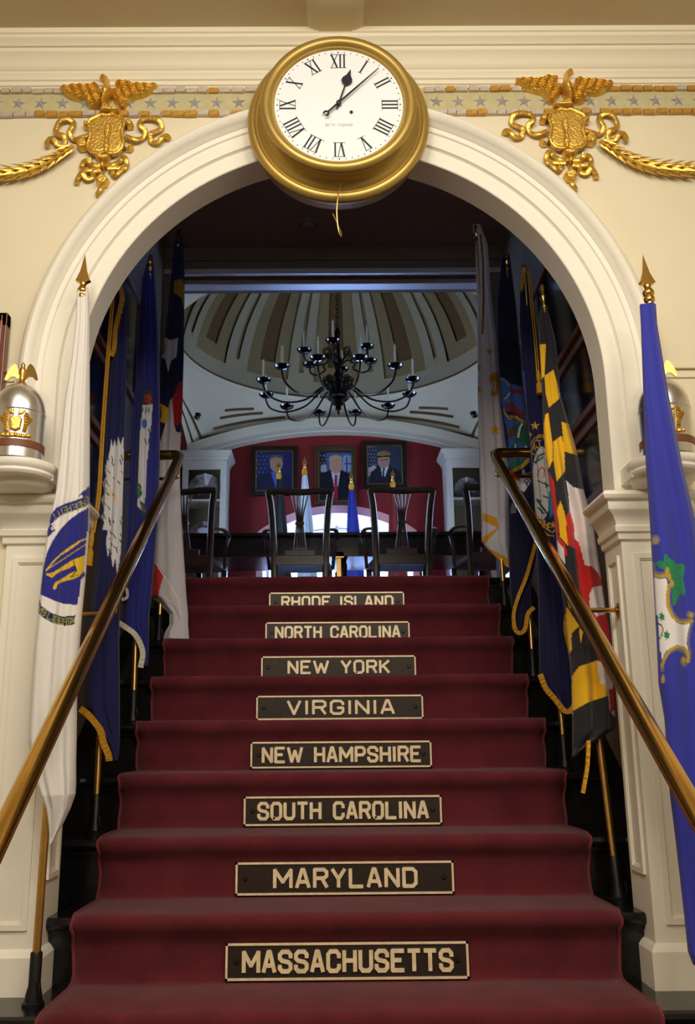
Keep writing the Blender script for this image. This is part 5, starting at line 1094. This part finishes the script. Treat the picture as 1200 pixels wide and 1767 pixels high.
portrait('dark-framed portrait of a man in a blue shirt before a starred flag', 434, 770, 514, 855, stars_ops(15, 160, 3, 7, 28, 28)+[('poly', S(o, [(0, 430), (0, 340), (90, 300), (130, 290), (190, 300), (240, 330), (262, 430)]), (26, 34, 66)), ('poly', S(o, [(110, 300), (130, 290), (185, 295), (180, 400), (150, 420)]), (70, 100, 180)), ('disc', S(o, [(148, 238)])[0], 11, 15, SK), ('poly', S(o, [(95, 215), (110, 185), (150, 175), (190, 185), (200, 225), (185, 205), (140, 195), (108, 210)]), (104, 84, 74))], (36, 44, 96), 'dark_frame', .05)
portrait('bronze-framed portrait of a man in a dark suit and red tie', 543, 770, 616, 871, [('poly', S(o, [(490, 165), (675, 165), (675, 310), (490, 310)]), (70, 96, 150)), ('poly', S(o, [(610, 185), (675, 185), (675, 300), (610, 290)]), (150, 170, 206)), ('line', S(o, [(620, 240), (670, 240)]), 1.2, (60, 80, 130)), ('line', S(o, [(635, 200), (635, 290)]), 1.4, (60, 80, 130))]+stars_ops(455, 185, 2, 5, 24, 24)+[('poly', S(o, [(455, 250), (490, 245), (500, 300), (455, 300)]), (190, 180, 186)), ('poly', S(o, [(445, 500), (450, 310), (520, 285), (600, 285), (670, 320), (685, 500)]), SUIT), ('poly', S(o, [(528, 295), (590, 295), (575, 400), (560, 490), (548, 400)]), (214, 216, 226)), ('poly', S(o, [(552, 318), (568, 318), (576, 480), (560, 496), (544, 480)]), (170, 28, 44)), ('disc', S(o, [(560, 250)])[0], 11.5, 15, (196, 150, 124)), ('poly', S(o, [(512, 230), (515, 195), (550, 178), (600, 188), (608, 230), (598, 212), (555, 205), (522, 218)]), (190, 164, 120))], (44, 40, 60), 'bronze_frame', .042)
portrait('dark-framed portrait of an officer in a peaked cap', 625, 761, 704, 843, stars_ops(785, 125, 3, 6, 20, 24)+[('poly', S(o, [(778, 270), (830, 250), (850, 290), (790, 330), (778, 320)]), (190, 170, 180)), ('poly', S(o, [(785, 385), (800, 300), (850, 260), (930, 255), (1000, 290), (1022, 385)]), (28, 32, 46)), ('poly', S(o, [(868, 260), (925, 255), (900, 330), (880, 330)]), (206, 210, 220)), ('line', S(o, [(890, 275), (886, 330)]), 1.6, (24, 30, 50)), ('disc', S(o, [(890, 220)])[0], 10.5, 13, SK), ('poly', S(o, [(838, 190), (850, 160), (900, 148), (935, 165), (938, 185), (900, 180)]), (150, 110, 70)), ('line', S(o, [(840, 193), (935, 188)]), 1.3, (40, 26, 20)), ('line', S(o, [(868, 215), (915, 213)]), .8, (40, 34, 34))], (52, 62, 86), 'dark_frame', .05)

# --- white display cabinets with silver dishes
def cabinet(xa, xb, label, s):
    r_ = root('display_cabinet', ((xa+xb)/2, 9.45, ZTOP)); tag(r_, label, 'cabinet', 'display cabinets on the red wall'); zt_ = 3.56; y0 = 9.16
    m = MB(); m.box(xa, xa+.02, y0, 9.49, ZTOP, zt_); m.box(xb-.02, xb, y0, 9.49, ZTOP, zt_); m.box(xa, xb, y0, 9.49, zt_-.02, zt_); m.box(xa, xb, y0, 9.49, ZTOP, ZTOP+.1); m.build('carcass', 'cabinet_paint', r_)
    MB().box(xa+.02, xb-.02, 9.47, 9.488, ZTOP, zt_).build('back_panel', 'cabinet_inside', r_)
    m = MB(); m.box(xa, xa+.06, y0-.02, y0, ZTOP, zt_); m.box(xb-.06, xb, y0-.02, y0, ZTOP, zt_); m.box(xa+.06, xb-.06, y0-.02, y0, zt_-.14, zt_); m.box(xa+.06, xb-.06, y0-.02, y0, ZTOP, ZTOP+.3); m.build('face_frame', 'cabinet_paint', r_)
    MB().sweep([(0, zt_-.045), (.012, zt_-.04), (.016, zt_-.015), (.03, zt_+.0), (.05, zt_+.025), (.055, zt_+.03), (.055, zt_+.05), (0, zt_+.05)], [(xb, 9.49), (xb, y0-.02), (xa, y0-.02), (xa, 9.49)]).build('cornice', 'cabinet_paint', r_)
    for z in (2.62, 3.10): MB().box(xa+.02, xb-.02, y0+.01, 9.47, z-.012, z+.012).build('shelf', 'cabinet_paint', r_)
    return r_
cabinet(-1.525, -1.075, 'white display cabinet beside the portrait in a blue shirt', -1); cabinet(1.19, 1.66, 'white display cabinet beside the officer portrait', 1)
for (x, z, r_, lb) in ((-1.33, 3.112, .17, 'large silver dish on the upper shelf of the cabinet nearer the star flag'), (-1.33, 2.632, .15, 'silver dish on the lower shelf of the cabinet nearer the star flag'), (1.44, 3.112, .14, 'silver dish on a cabinet shelf nearer the white gold-hemmed flag')):
    d_ = root('silver_dish', (x, 9.40, z)); tag(d_, lb, 'dish', 'silver dishes in the cabinets')
    m = MB(); NN = 40; V = []; F = []; prof = [(0, .012), (.6, .010), (.68, .0), (.95, -.012), (1.0, -.016), (.98, -.004), (.68, .012), (0, .022)]
    for i in range(NN):
        a = 2*pi*i/NN; k = r_*(1+.025*cos(12*a))
        for rr_, h in prof: V.append((x+k*rr_*cos(a), 9.42+h+.10*(k*rr_*sin(a)), z+r_*1.025+.002+k*rr_*sin(a)))
    for i in range(NN):
        for j in range(len(prof)-1): F.append((i*8+j, ((i+1) % NN)*8+j, ((i+1) % NN)*8+j+1, i*8+j+1))
    m.add(V, F); m.build('plate', 'dish_silver', d_, smooth=True)
